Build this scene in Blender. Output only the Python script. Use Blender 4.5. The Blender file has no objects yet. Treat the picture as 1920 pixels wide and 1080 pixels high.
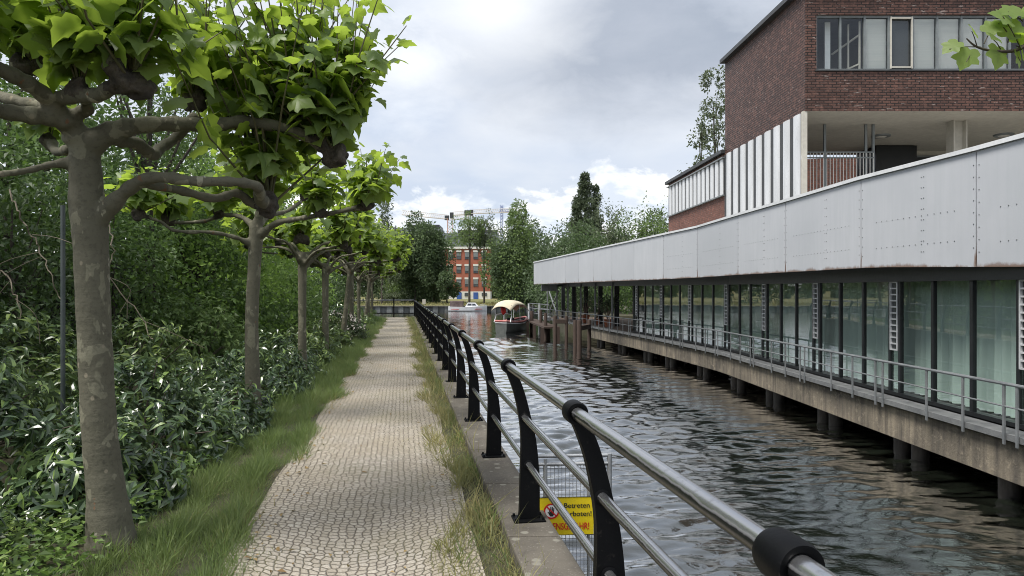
import bpy, bmesh, math, random
import numpy as np
from mathutils import Vector, Matrix
R = math.radians
scene = bpy.context.scene
COL = scene.collection
rng = np.random.default_rng(11)
random.seed(5)

# ------------------------------------------------------------------ camera: world X right, Y forward, Z up; path surface is z = 0
EYE, F, HY = 1.63, 1300.0, 548.0
cam = bpy.data.cameras.new('camera')
cam.sensor_width = 36.0
cam.lens = F / 1920 * 36
cam.shift_y = (HY - 540) / 1920
cam.clip_start, cam.clip_end = 0.05, 3000
camo = bpy.data.objects.new('camera', cam)
COL.objects.link(camo)
camo.location = (0, 0, EYE)
camo.rotation_euler = (R(90), 0, 0)
scene.camera = camo

def at(px, py, Y):
    return Vector(((px - 960) / F * Y, Y, EYE + (HY - py) / F * Y))
WATER = EYE - 2.73
def LX(Y):                       # the line of the quay railing in plan
    return 0.722 - 0.158 * Y
PD = Vector((-0.158, 1, 0)).normalized()     # along the path
PN = Vector((1, 0.158, 0)).normalized()      # across the path, towards the water

# ------------------------------------------------------------------ node helpers
class NT:
    def __init__(s, nt):
        s.t = nt; nt.nodes.clear()
    def n(s, typ, **kw):
        nd = s.t.nodes.new(typ)
        for k, v in kw.items():
            if k.startswith('i_'):
                key = k[2:]
                key = int(key) if key.isdigit() else key.replace('_', ' ')
                nd.inputs[key].default_value = v
            else:
                setattr(nd, k, v)
        return nd
    def l(s, a, b): s.t.links.new(a, b)
    def math(s, op, a, b=None, clamp=False):
        nd = s.t.nodes.new('ShaderNodeMath'); nd.operation = op; nd.use_clamp = clamp
        for i, v in enumerate((a, b)):
            if v is None: continue
            if isinstance(v, (int, float)): nd.inputs[i].default_value = v
            else: s.l(v, nd.inputs[i])
        return nd.outputs[0]
    def mix(s, f, a, b, blend='MIX'):
        nd = s.t.nodes.new('ShaderNodeMix'); nd.data_type = 'RGBA'; nd.blend_type = blend
        for i, v in ((0, f), (6, a), (7, b)):
            if isinstance(v, (int, float)): nd.inputs[i].default_value = v
            elif isinstance(v, (tuple, list)): nd.inputs[i].default_value = (*v[:3], 1)
            else: s.l(v, nd.inputs[i])
        return nd.outputs[2]
    def ramp(s, f, *stops):
        nd = s.t.nodes.new('ShaderNodeValToRGB'); cr = nd.color_ramp
        while len(cr.elements) < len(stops): cr.elements.new(0.5)
        for e, (p, c) in zip(cr.elements, stops):
            e.position = p
            e.color = (c, c, c, 1) if isinstance(c, (int, float)) else (*c[:3], 1)
        s.l(f, nd.inputs[0])
        return nd.outputs[0]
    def noise(s, vec, scale, detail=5, rough=.55, dist=0, dim='3D'):
        nd = s.n('ShaderNodeTexNoise', noise_dimensions=dim, i_Scale=scale, i_Detail=detail, i_Roughness=rough, i_Distortion=dist)
        if vec is not None: s.l(vec, nd.inputs['Vector'])
        return nd.outputs['Fac']
    def mapping(s, vec, scale=(1, 1, 1), loc=(0, 0, 0), rot=(0, 0, 0)):
        nd = s.n('ShaderNodeMapping'); nd.inputs['Scale'].default_value = scale
        nd.inputs['Location'].default_value = loc; nd.inputs['Rotation'].default_value = rot
        s.l(vec, nd.inputs['Vector']); return nd.outputs[0]
    def bump(s, h, strength, dist=.02, normal=None):
        nd = s.n('ShaderNodeBump', i_Strength=strength, i_Distance=dist); s.l(h, nd.inputs['Height'])
        if normal is not None: s.l(normal, nd.inputs['Normal'])
        return nd.outputs[0]

def newmat(name):
    m = bpy.data.materials.new(name); m.use_nodes = True
    t = NT(m.node_tree)
    out = t.n('ShaderNodeOutputMaterial')
    return m, t, out
def principled(t, out, color, rough=.6, metal=0., normal=None, spec=.5):
    p = t.n('ShaderNodeBsdfPrincipled')
    for key, v in (('Base Color', color), ('Roughness', rough), ('Metallic', metal), ('Normal', normal), ('Specular IOR Level', spec)):
        if v is None: continue
        if isinstance(v, (int, float)): p.inputs[key].default_value = v
        elif isinstance(v, (tuple, list)): p.inputs[key].default_value = (*v[:3], 1)
        else: t.l(v, p.inputs[key])
    if out is not None: t.l(p.outputs[0], out.inputs[0])
    return p

def pm(name, c1, c2, scale=3., rough=.6, bump=0., bscale=30., metal=0., stretch=(1, 1, 1), spec=.5, lo=.35, hi=.65, fine=.25):
    """a surface with large and fine colour variation, and a fine bump"""
    m, t, out = newmat(name)
    co = t.mapping(t.n('ShaderNodeTexCoord').outputs['Object'], stretch)
    f = t.ramp(t.noise(co, scale, 6, .6), (lo, 0.), (hi, 1.))
    c = t.mix(f, c1, c2)
    g = t.noise(co, scale * 9, 4, .6)
    c = t.mix(fine, c, t.mix(g, (0, 0, 0), tuple(min(1, 2 * max(a, b)) for a, b in zip(c1, c2))), 'OVERLAY') if fine else c
    nrm = t.bump(t.noise(co, bscale, 5, .6), bump, .02) if bump else None
    r = t.math('ADD', t.math('MULTIPLY', g, .25), rough - .12)
    principled(t, out, c, r, metal, nrm, spec)
    return m

def leafmat(name, c1, c2, trans=.35, rough=.45, tcol=None, spec=.4, dry=None, tip=None, tip_at=.82):
    m, t, out = newmat(name)
    geo = t.n('ShaderNodeNewGeometry')
    rnd = geo.outputs['Random Per Island']
    c = t.mix(rnd, c1, c2)
    if dry:
        c = t.mix(t.ramp(t.noise(t.n('ShaderNodeTexCoord').outputs['Object'], 1.3, 3), (.45, 0.), (.62, 1.)), c, t.mix(rnd, dry, c2))
    if tip: c = t.mix(t.ramp(rnd, (tip_at, 0.), (tip_at + .02, 1.)), c, tip)
    # undersides of leaves are paler
    c = t.mix(geo.outputs['Backfacing'], c, t.mix(.35, c, (.22, .27, .18)))
    p = principled(t, None, c, rough, 0, None, spec)
    tr = t.n('ShaderNodeBsdfTranslucent')
    tc = tcol or tuple(min(1, 1.7 * b) for b in c2)
    t.l(t.mix(.5, c, tc), tr.inputs[0])
    mx = t.n('ShaderNodeMixShader', i_0=trans)
    t.l(p.outputs[0], mx.inputs[1]); t.l(tr.outputs[0], mx.inputs[2]); t.l(mx.outputs[0], out.inputs[0])
    return m

# ------------------------------------------------------------------ mesh builder
class MB:
    def __init__(s): s.v = []; s.f = []; s.nv = 0; s.uv = None
    def add(s, V, Fc):
        V = np.asarray(V, float).reshape(-1, 3); b = s.nv
        s.v.append(V); s.nv += len(V)
        s.f += [tuple(i + b for i in f) for f in Fc]
    def box(s, c, size, ax=None):
        hx, hy, hz = (q / 2 for q in size)
        P = np.array([(x, y, z) for z in (-hz, hz) for y in (-hy, hy) for x in (-hx, hx)])
        if ax is not None: P = P @ np.array(ax)          # ax rows: local x, y, z axes
        s.add(P + np.array(c), [(0, 2, 3, 1), (4, 5, 7, 6), (0, 1, 5, 4), (2, 6, 7, 3), (0, 4, 6, 2), (1, 3, 7, 5)])
        return s
    def bar(s, a, b, w, h=None):
        """a rectangular bar from a to b, w wide and h high"""
        a = Vector(a); b = Vector(b); h = h or w
        y = (b - a).normalized(); up = Vector((0, 0, 1)) if abs(y.z) < .95 else Vector((0, 1, 0))
        x = y.cross(up).normalized(); z = x.cross(y)
        return s.box((a + b) / 2, (w, (b - a).length, h), (x, y, z))
    def tube(s, pts, rad, n=10, cap=True):
        pts = [Vector(p) for p in pts]
        if isinstance(rad, (int, float)): rad = [rad] * len(pts)
        V = []; u = None
        for i, p in enumerate(pts):
            d = (pts[min(i + 1, len(pts) - 1)] - pts[max(i - 1, 0)]).normalized()
            if u is None:
                u = d.cross(Vector((0, 0, 1)) if abs(d.z) < .9 else Vector((1, 0, 0))).normalized()
            else:
                u = (u - d * u.dot(d)).normalized()
            w = d.cross(u)
            for k in range(n):
                a = 2 * math.pi * k / n
                V.append(p + (u * math.cos(a) + w * math.sin(a)) * rad[i])
        Fc = []
        for i in range(len(pts) - 1):
            for k in range(n):
                a, b = i * n + k, i * n + (k + 1) % n
                Fc.append((a, b, b + n, a + n))
        if cap:
            Fc.append(tuple(range(n - 1, -1, -1))); Fc.append(tuple((len(pts) - 1) * n + k for k in range(n)))
        s.add(V, Fc); return s
    def prism(s, prof, a, b):
        """profile points list of 3-vectors (world) swept from offset a to offset b (vectors)"""
        n = len(prof); a = Vector(a); b = Vector(b)
        V = [Vector(p) + a for p in prof] + [Vector(p) + b for p in prof]
        Fc = [tuple(range(n - 1, -1, -1)), tuple(range(n, 2 * n))] + [(i, (i + 1) % n, n + (i + 1) % n, n + i) for i in range(n)]
        s.add(V, Fc); return s
    def loft(s, A, B, C=None, close=True):
        rows = [A, B] + ([C] if C else [])
        n = len(A); V = [p for r in rows for p in r]; Fc = []
        for i in range(len(rows) - 1):
            for k in range(n if close else n - 1):
                a, b = i * n + k, i * n + (k + 1) % n
                Fc.append((a, b, b + n, a + n))
        s.add(V, Fc); return s
    def poly(s, pts): s.add(pts, [tuple(range(len(pts)))]); return s
    def verts(s): return np.concatenate(s.v) if s.v else np.zeros((0, 3))

def tag(o, label=None, cat=None, group=None, kind=None):
    if label: o['label'] = label
    if cat: o['category'] = cat
    if group: o['group'] = group
    if kind: o['kind'] = kind
    return o
def base_of(p):
    loc = Vector((0, 0, 0))
    while p is not None: loc = loc + p.location; p = p.parent
    return loc
def obj(name, mb, mat, parent=None, smooth=False, bevel=0., uv=None):
    me = bpy.data.meshes.new(name)
    V = mb.verts()
    off = base_of(parent)
    V = V - np.array(off)
    me.from_pydata(V.tolist(), [], mb.f)
    if uv is not None:
        lay = me.uv_layers.new(name='UVMap')
        li = np.empty(len(me.loops), int); me.loops.foreach_get('vertex_index', li)
        lay.data.foreach_set('uv', np.asarray(uv, float)[li].ravel())
    if mat: me.materials.append(mat)
    if smooth:
        me.shade_smooth(); me.set_sharp_from_angle(angle=R(40))
    me.update()
    o = bpy.data.objects.new(name, me); COL.objects.link(o)
    if parent: o.parent = parent
    if bevel:
        md = o.modifiers.new('bevel', 'BEVEL'); md.width = bevel; md.segments = 2; md.limit_method = 'ANGLE'
    return o
def thing(name, label, cat, loc=(0, 0, 0), group=None):
    o = bpy.data.objects.new(name, None); COL.objects.link(o); o.location = loc; o.empty_display_size = .2
    return tag(o, label, cat, group)
def copy_tree(o, parent=None):
    c = o.copy(); COL.objects.link(c); c.parent = parent
    for ch in list(o.children): copy_tree(ch, c)
    return c
def baked(o):
    """replace an object's mesh by its modifiers' result"""
    dg = bpy.context.evaluated_depsgraph_get(); dg.update()
    me = bpy.data.meshes.new_from_object(o.evaluated_get(dg))
    o.modifiers.clear(); o.data = me
    return o

# leaf templates: y = from stalk to tip, z = upper side
def leaf_lobed(fold=.14, curl=.24, wave=.0):
    half = [(0, 0), (.14, -.09), (.30, -.08), (.42, .04), (.50, .12), (.44, .24), (.42, .30), (.56, .42), (.60, .56), (.46, .60), (.32, .64), (.27, .76), (.15, .86), (0, 1.02)]
    pts = half + [(-x, y) for x, y in half[-2:0:-1]]
    V = [(0, .33, .0)] + [(x, y, 0) for x, y in pts]
    V = [(x, y, fold * abs(x) - curl * (y - .3) ** 2 - .30 * x * x + wave * math.sin(9 * x + 5 * y)) for x, y, _ in V]
    n = len(pts)
    return np.array(V), [(0, 1 + (i + 1) % n, 1 + i) for i in range(n)]
def leaf_long(w=.185, droop=.34):
    V, Fc = [], []
    ys = (0, .3, .65, 1.0); ws = (.03, w, w * .85, .01)
    for y, q in zip(ys, ws):
        z = -droop * y * y
        V += [(-q, y, z + q * .45), (0, y, z), (q, y, z + q * .45)]
    for i in range(3):
        b = i * 3
        Fc += [(b, b + 1, b + 4, b + 3), (b + 1, b + 2, b + 5, b + 4)]
    return np.array(V), Fc
def leaf_small(w=.3):
    return np.array([(0, 0, 0), (w, .42, .1), (0, 1, -.12), (-w, .42, .1)]), [(0, 1, 2), (0, 2, 3)]
def blade(w=.03):
    return np.array([(-w, 0, 0), (w, 0, 0), (w * .8, .5, -.03), (-w * .8, .5, -.03), (0, 1, -.22)]), [(0, 1, 2, 3), (3, 2, 4)]
LOBED, LOBED2, LOBED3, LONG, SMALL, BLADE = leaf_lobed(), leaf_lobed(.42, .55, .03), leaf_lobed(-.12, .7, .05), leaf_long(), leaf_small(), blade()

def unit(a): return a / np.maximum(np.linalg.norm(a, axis=-1, keepdims=True), 1e-9)
def scatter(mb, tpl, pos, d, nrm, sc):
    """copies of a leaf: d = direction to its tip, nrm = its upper side"""
    V, Fc = tpl; pos = np.asarray(pos, float); N = len(pos)
    d = unit(np.asarray(d, float)); x = unit(np.cross(d, nrm)); z = np.cross(x, d)
    M = np.stack([x, d, z], 1)
    P = np.einsum('vk,nkj->nvj', V, M) * np.asarray(sc, float).reshape(-1, 1, 1) + pos[:, None, :]
    k = len(V); b = mb.nv
    mb.v.append(P.reshape(-1, 3)); mb.nv += N * k
    for i in range(N):
        o = b + i * k
        mb.f += [tuple(q + o for q in f) for f in Fc]
def rand_dirs(n, up=0.):
    v = rng.normal(size=(n, 3)); v[:, 2] += up
    return unit(v)
# ------------------------------------------------------------------ daylight: bright broken cloud
sd = Vector((-0.40, -0.28, 0.87)).normalized()
SUN_EL = math.degrees(math.asin(sd.z)); SUN_AZ = math.degrees(math.atan2(sd.x, sd.y))
w = bpy.data.worlds.new('World'); scene.world = w; w.use_nodes = True
t = NT(w.node_tree)
out = t.n('ShaderNodeOutputWorld'); bg = t.n('ShaderNodeBackground', i_Strength=.082)
t.l(bg.outputs[0], out.inputs[0])
sky = t.n('ShaderNodeTexSky', sky_type='NISHITA'); sky.sun_disc = False
sky.sun_elevation = R(SUN_EL); sky.sun_rotation = R(SUN_AZ); sky.dust_density = 1.5
d = t.n('ShaderNodeTexCoord').outputs['Generated']
sep = t.n('ShaderNodeSeparateXYZ'); t.l(d, sep.inputs[0])
X, Y, Z = sep.outputs
inv = t.math('DIVIDE', 1., t.math('MAXIMUM', t.math('ADD', Z, .16), .05))
pl = t.n('ShaderNodeCombineXYZ'); t.l(t.math('MULTIPLY', X, inv), pl.inputs[0]); t.l(t.math('MULTIPLY', Y, inv), pl.inputs[1])
hi_ = t.noise(t.mapping(pl.outputs[0], (1, 1, 1), (3.1, .4, 0)), .9, 7, .52, .3)
fine = t.noise(t.mapping(d, (1, 1, 2.2)), 7, 8, .6, .25)
def blob(px, py, r, soft, warp=.12, flat=1.):
    """1 inside a cloud whose middle lies in this direction of the sky"""
    v = at(px, py, 1.) - Vector((0, 0, EYE))
    v.normalize()
    dv = t.n('ShaderNodeVectorMath', operation='SUBTRACT'); t.l(d, dv.inputs[0]); dv.inputs[1].default_value = v
    sc_ = t.n('ShaderNodeVectorMath', operation='MULTIPLY'); t.l(dv.outputs[0], sc_.inputs[0]); sc_.inputs[1].default_value = (1, 1, flat)
    ln = t.n('ShaderNodeVectorMath', operation='LENGTH'); t.l(sc_.outputs[0], ln.inputs[0])
    q = t.math('ADD', ln.outputs['Value'], t.math('MULTIPLY', t.math('SUBTRACT', fine, .5), warp * 2))
    return t.ramp(q, (max(0, r - soft), 1.), (r + soft, 0.))
base = t.mix(t.ramp(hi_, (.36, 0.), (.60, 1.)), (4.35, 4.85, 5.75), (5.8, 6.0, 6.35))
base = t.mix(.12, base, sky.outputs[0])
dark1 = blob(1170, 70, .20, .10, .10, 2.0)
dark2 = blob(1290, 110, .13, .08, .12, 2.6)
dk = t.math('MAXIMUM', dark1, dark2)
base = t.mix(t.math('MULTIPLY', dk, .95), base, t.mix(fine, (2.15, 2.55, 3.2), (3.7, 4.0, 4.6)))
white1 = blob(930, 10, .10, .07, .12, 1.6)
base = t.mix(t.math('MULTIPLY', white1, .75), base, t.mix(fine, (5.4, 5.7, 6.1), (9.2, 9.2, 9.2)))
# cumulus band low in the sky
cu = t.noise(t.mapping(d, (1, 1, 1.7), (.2, 1.3, 0)), 9, 9, .58, .2)
cu = t.math('ADD', cu, t.math('MULTIPLY', t.math('ABSOLUTE', t.math('SUBTRACT', Z, .085)), -2.6))
side = t.ramp(X, (.02, 0.), (.12, 1.))
cu = t.math('ADD', cu, t.math('MULTIPLY', side, .06))
cm = t.ramp(cu, (.40, 0.), (.49, 1.))
shade = t.ramp(t.noise(t.mapping(d, (1, 1, 2.0), (.2, 1.3, .025)), 9, 8, .6, .2), (.42, 0.), (.6, 1.))
base = t.mix(cm, base, t.mix(shade, (8.8, 8.7, 8.5), (5.1, 5.6, 6.3)))
white2 = blob(770, 130, .055, .04, .10, 1.2)
base = t.mix(t.math('MULTIPLY', white2, .6), base, (7.4, 7.6, 7.8))
# below the horizon nothing is seen: keep it dim
base = t.mix(t.ramp(Z, (.0, 1.), (.02, 0.)), base, (2.6, 2.7, 2.5))
t.l(base, bg.inputs[0])

sun = bpy.data.lights.new('sun', 'SUN'); sun.energy = 2.7; sun.angle = R(22); sun.color = (1, .96, .9)
so = bpy.data.objects.new('sun', sun); COL.objects.link(so)
so.rotation_euler = sd.to_track_quat('Z', 'Y').to_euler()
scene.view_settings.view_transform = 'Standard'; scene.view_settings.look = 'None'
scene.view_settings.exposure = 0.95; scene.view_settings.gamma = 1
scene.cycles.max_bounces = 8; scene.cycles.transparent_max_bounces = 16
scene.cycles.diffuse_bounces = 3; scene.cycles.glossy_bounces = 4; scene.cycles.sample_clamp_indirect = 6
scene.cycles.use_denoising = True
scene.cycles.filter_width = 1.0
scene.cycles.caustics_reflective = False; scene.cycles.caustics_refractive = False

# ------------------------------------------------------------------ materials of the setting
m_soil = pm('soil', (.04, .042, .022), (.085, .075, .04), 2.5, .95, .5, 40)
m_farland = pm('dry lawn', (.13, .15, .045), (.22, .19, .08), .15, .95, .2, 3)

m_path, t, o_ = newmat('small granite setts')
co = t.n('ShaderNodeTexCoord').outputs['Object']
sx = t.n('ShaderNodeSeparateXYZ'); t.l(t.mapping(co, rot=(0, 0, R(-8.98))), sx.inputs[0])   # x across the path, y along it
wv = t.math('COSINE', t.math('MULTIPLY', t.math('ADD', sx.outputs[0], .29), 4.05))
cx = t.n('ShaderNodeCombineXYZ')
t.l(sx.outputs[0], cx.inputs[0]); t.l(t.math('ADD', sx.outputs[1], t.math('MULTIPLY', wv, .17)), cx.inputs[1])
jit = t.n('ShaderNodeTexNoise', i_Scale=7., i_Detail=4); t.l(co, jit.inputs['Vector'])
vj = t.n('ShaderNodeVectorMath', operation='MULTIPLY_ADD'); t.l(jit.outputs['Color'], vj.inputs[0]); vj.inputs[1].default_value = (.05, .05, 0); t.l(cx.outputs[0], vj.inputs[2])
vor = t.n('ShaderNodeTexVoronoi', voronoi_dimensions='2D', feature='DISTANCE_TO_EDGE', i_Scale=18.5, i_Randomness=.52); t.l(vj.outputs[0], vor.inputs['Vector'])
vor2 = t.n('ShaderNodeTexVoronoi', voronoi_dimensions='2D', feature='F1', i_Scale=18.5, i_Randomness=.52); t.l(vj.outputs[0], vor2.inputs['Vector'])
cell = t.n('ShaderNodeSeparateColor'); t.l(vor2.outputs['Color'], cell.inputs[0])
stone = t.mix(cell.outputs[0], (.36, .325, .27), (.52, .48, .415))
stone = t.mix(t.math('MULTIPLY', cell.outputs[1], .3), stone, (.32, .285, .25))
stone = t.mix(t.ramp(t.noise(co, 90, 4, .7), (.38, 0.), (.66, .75)), stone, (.19, .165, .13))
big = t.ramp(t.noise(co, 1.1, 5, .6), (.35, 0.), (.7, 1.))
stone = t.mix(t.math('MULTIPLY', big, .6), stone, (.30, .255, .18))
joint = t.ramp(t.math('ADD', vor.outputs['Distance'], t.math('MULTIPLY', t.math('SUBTRACT', t.noise(co, 75, 4, .7), .5), .11)), (.02, 0.), (.085, 1.))
jc = t.mix(t.ramp(t.noise(co, .9, 4), (.48, 0.), (.62, 1.)), (.115, .095, .072), (.12, .115, .055))
# sand washes into some of the joints
joint2 = t.math('MAXIMUM', joint, t.ramp(t.noise(co, 2.2, 5, .6), (.5, 0.), (.75, .55)))
colr = t.mix(joint2, jc, stone)
hgt = t.math('ADD', t.ramp(vor.outputs['Distance'], (.0, 0.), (.16, 1.)), t.math('MULTIPLY', t.noise(co, 60, 5, .65), .35))
principled(t, o_, colr, .9, 0, t.bump(hgt, .8, .012), .25)

m_kerb, t, o_ = newmat('weathered concrete coping')
co = t.n('ShaderNodeTexCoord').outputs['Object']
a = t.ramp(t.noise(co, 1.6, 7, .62), (.3, 0.), (.7, 1.))
c = t.mix(a, (.075, .066, .054), (.15, .135, .112))
c = t.mix(t.ramp(t.noise(co, 5, 6, .7), (.52, 0.), (.72, .8)), c, (.075, .068, .062))
v = t.n('ShaderNodeTexVoronoi', i_Scale=7., i_Randomness=1.); t.l(co, v.inputs['Vector'])
c = t.mix(t.ramp(t.math('ADD', v.outputs['Distance'], t.math('MULTIPLY', t.noise(co, 30, 3), .15)), (.24, .85), (.29, 0.)), c, (.22, .21, .175))   # lichen discs
c = t.mix(t.ramp(t.noise(co, 60, 3), (.6, 0.), (.75, .5)), c, (.33, .31, .27))
principled(t, o_, c, .92, 0, t.bump(t.noise(co, 55, 6, .7), .45, .01), .25)

m_quay = pm('quay wall', (.10, .095, .085), (.24, .23, .20), 1.2, .9, .4, 12)
m_sheet = pm('steel sheet piling', (.14, .15, .15), (.27, .28, .27), .8, .8, .2, 8, stretch=(1, 1, .2))

m_water, t, o_ = newmat('canal water')
co = t.n('ShaderNodeTexCoord').outputs['Object']
n1 = t.noise(t.mapping(co, (1, 1.6, 1)), 11, 4, .55, .5)
n2 = t.noise(t.mapping(co, (1, 1.4, 1), (5, 2, 0)), 1.7, 3, .5, .4)
patch = t.ramp(t.noise(t.mapping(co, (1, .6, 1)), .22, 3, .5), (.36, .55), (.62, 1.25))
nr = t.bump(t.math('MULTIPLY', t.math('ADD', t.math('MULTIPLY', n1, .55), t.math('MULTIPLY', n2, 1.3)), patch), .055, .14)
df = t.n('ShaderNodeBsdfDiffuse'); df.inputs[0].default_value = (.010, .013, .009, 1)
gl = t.n('ShaderNodeBsdfGlossy', i_Roughness=.02); gl.inputs[0].default_value = (1, 1, 1, 1); t.l(nr, gl.inputs['Normal'])
fr = t.n('ShaderNodeFresnel', i_IOR=1.36); t.l(nr, fr.inputs['Normal'])
mx = t.n('ShaderNodeMixShader'); t.l(t.math('ADD', t.math('MULTIPLY', fr.outputs[0], 2.9), .03, True), mx.inputs[0]); t.l(df.outputs[0], mx.inputs[1]); t.l(gl.outputs[0], mx.inputs[2]); t.l(mx.outputs[0], o_.inputs[0])

# ------------------------------------------------------------------ ground, path, coping, quay walls, water
END = 45.0
def off(o_, Y, z=0.):            # point at an offset across the path from the railing line
    return Vector((LX(Y) + o_, Y, z))
g = MB()
ys = [-12, 0, 6, 12, 20, 30, 38, END]
for a, b in zip(ys[:-1], ys[1:]):
    for o1, o2, z1, z2 in ((-80, -14, .5, .3), (-14, -2.4, .3, .02), (-2.4, -.02, .02, -.004)):
        g.poly([off(o1, a, z1), off(o2, a, z2), off(o2, b, z2), off(o1, b, z1)])
g.poly([off(-80, END, .5), off(-14, END, .3), off(-2.4, END, .02), off(-.02, END, -.004), off(-.02, END, -2.), off(-80, END, -2.)])
tag(obj('ground', g, m_soil), kind='structure')
pth = MB()
for i in range(-5, 44):
    a, b = i * 1.0, i + 1.0
    ja = .04 * math.sin(a * 1.9) + .03 * math.sin(a * 4.3); jb = .04 * math.sin(b * 1.9) + .03 * math.sin(b * 4.3)
    pth.poly([off(-1.80 + ja, a, .022), off(-1.05, a, .032), off(-1.05, b, .032), off(-1.80 + jb, b, .022)])
    pth.poly([off(-1.05, a, .032), off(-.24 - ja, a, .014), off(-.24 - jb, b, .014), off(-1.05, b, .032)])
tag(obj('path', pth, m_path), kind='structure')

KZ = EYE - 1.55                  # top of the coping
def slab(mb, y0, y1):
    P = [off(o, y, z) for y in (y0, y1) for z in (KZ - .16, KZ) for o in (-.05, .285)]
    mb.add(P, [(0, 2, 3, 1), (4, 5, 7, 6), (0, 1, 5, 4), (2, 6, 7, 3), (0, 4, 6, 2), (1, 3, 7, 5)])
kb = MB(); y = -4.13
while y < END - .2:
    y2 = min(y + 1.22, END); slab(kb, y + .006, y2 - .006); y = y2
tag(obj('kerb', kb, m_kerb, bevel=.012), kind='structure')
qw = MB()
qw.poly([off(.255, -6, KZ - .15), off(.255, END, KZ - .15), off(.255, END, WATER - 1.5), off(.255, -6, WATER - 1.5)])
qw.poly([off(.255, END, KZ - .15), off(-.05, END, KZ - .15), off(-.05, END, WATER - 1.5), off(.255, END, WATER - 1.5)])
qw.poly([off(-.05, END, KZ - .15), off(-.05, -6, KZ - .15), off(.255, -6, KZ - .15), off(.255, END, KZ - .15)])
tag(obj('quay_wall', qw, m_quay), 'plain concrete quay wall under the coping of the paved path', 'quay wall')

# water surface: real waves where one looks, coarser towards the far banks
def axis(parts):
    r = []
    for a, b, s in parts: r += list(np.arange(a, b - 1e-6, s))
    return np.array(r + [parts[-1][1]])
xs = axis([(-60, -14, 6), (-14, -6, .25), (-6, -1, .07), (-1, 7.2, .034), (7.2, 12, .4), (12, 60, 8)])
yy = [-20, -10, -4, 0, 3, 4.5]
while yy[-1] < 104: yy.append(yy[-1] + max(.030, yy[-1] * .0040))
yy = np.array(yy)
GX, GY = np.meshgrid(xs, yy); H = np.zeros_like(GX)
dyl = np.maximum(np.gradient(yy), .045)[:, None]
dxl = np.gradient(xs)[None, :]
wr = np.random.default_rng(3)
amp_mod = np.clip(.85 + .55 * np.sin(GX * .55 + GY * .21 + 1) * np.sin(GY * .37 - GX * .3) + .25 * np.sin(GX * 1.7 - GY * .5) * np.sin(GY * .9 + GX * .4 + 2), .3, 1.6)
for i in range(46):
    lam = .10 * (.80 / .10) ** (i / 45)
    th = R(100) + wr.normal() * .40
    kx, ky = math.cos(th) * 2 * math.pi / lam, math.sin(th) * 2 * math.pi / lam
    wgt = np.clip(lam / (3.2 * np.maximum(dyl, dxl)) - .6, 0, 1)
    ph = .5 * np.sin(GX * .9 + i) + .5 * np.sin(GY * .8 + 2 * i)
    H += lam * (.0068 if lam > .25 else .0072) * wgt * np.sin(kx * GX + ky * GY + wr.uniform(0, 6.28) + ph)
H *= amp_mod * np.clip(1.75 - .24 * GX, .55, 1)
V = np.stack([GX, GY, H + WATER], -1).reshape(-1, 3)
nx, ny = len(xs), len(yy)
idx = np.arange(nx * ny).reshape(ny, nx)
Q = np.stack([idx[:-1, :-1], idx[:-1, 1:], idx[1:, 1:], idx[1:, :-1]], -1).reshape(-1, 4)
me = bpy.data.meshes.new('water'); me.vertices.add(len(V)); me.vertices.foreach_set('co', V.ravel())
me.loops.add(Q.size); me.loops.foreach_set('vertex_index', Q.ravel())
me.polygons.add(len(Q)); me.polygons.foreach_set('loop_start', np.arange(0, Q.size, 4)); me.polygons.foreach_set('loop_total', np.full(len(Q), 4))
me.update(calc_edges=True); me.validate(); me.shade_smooth(); me.materials.append(m_water)
wo = bpy.data.objects.new('water', me); COL.objects.link(wo); tag(wo, kind='structure')

# far bank, its sheet-piled edge; right bank behind the pavilion
FB = 102.0
fb = MB(); QT = EYE - 25 / 1300 * FB
prof = [(FB, QT), (FB + 5, QT + .12), (FB + 18, .05), (FB + 55, .15), (FB + 300, 1.5), (FB + 900, 4)]
for (y1, z1), (y2, z2) in zip(prof[:-1], prof[1:]):
    fb.poly([(-900, y1, z1), (900, y1, z1), (900, y2, z2), (-900, y2, z2)])
tag(obj('far_bank', fb, m_farland), kind='structure')
sp = MB(); x = -60.; k = 0
while x < 40:
    yo = FB - .02 - (.35 if k % 2 else 0.)
    sp.poly([(x, yo, QT - .12), (x + .7, yo, QT - .12), (x + .7, yo, WATER - 1), (x, yo, WATER - 1)])
    yn = FB - .02 - (0. if k % 2 else .35)
    sp.poly([(x + .7, yo, QT - .12), (x + .85, yn, QT - .12), (x + .85, yn, WATER - 1), (x + .7, yo, WATER - 1)])
    x += .85; k += 1
spo = obj('sheet_piling', sp, m_sheet); tag(spo, 'grey corrugated steel sheet piling along the far lawn', 'quay wall')
cp = MB(); cp.box((-10, FB - .2, QT - .06), (100, .75, .12)); obj('capping_beam', cp, m_quay, spo)
rb = MB()
rp = [(11.5, -20), (60, -20), (400, 60), (400, 130), (8, 130), (3.6, 62), (4.2, 53), (9.6, 47), (11.5, 36)]
rb.poly([(x, y, -.05) for x, y in rp])
rb.prism([Vector((x, y, -.05)) for x, y in rp], (0, 0, -.01), (0, 0, -2.5))
tag(obj('right_bank', rb, m_soil), kind='structure')
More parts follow.
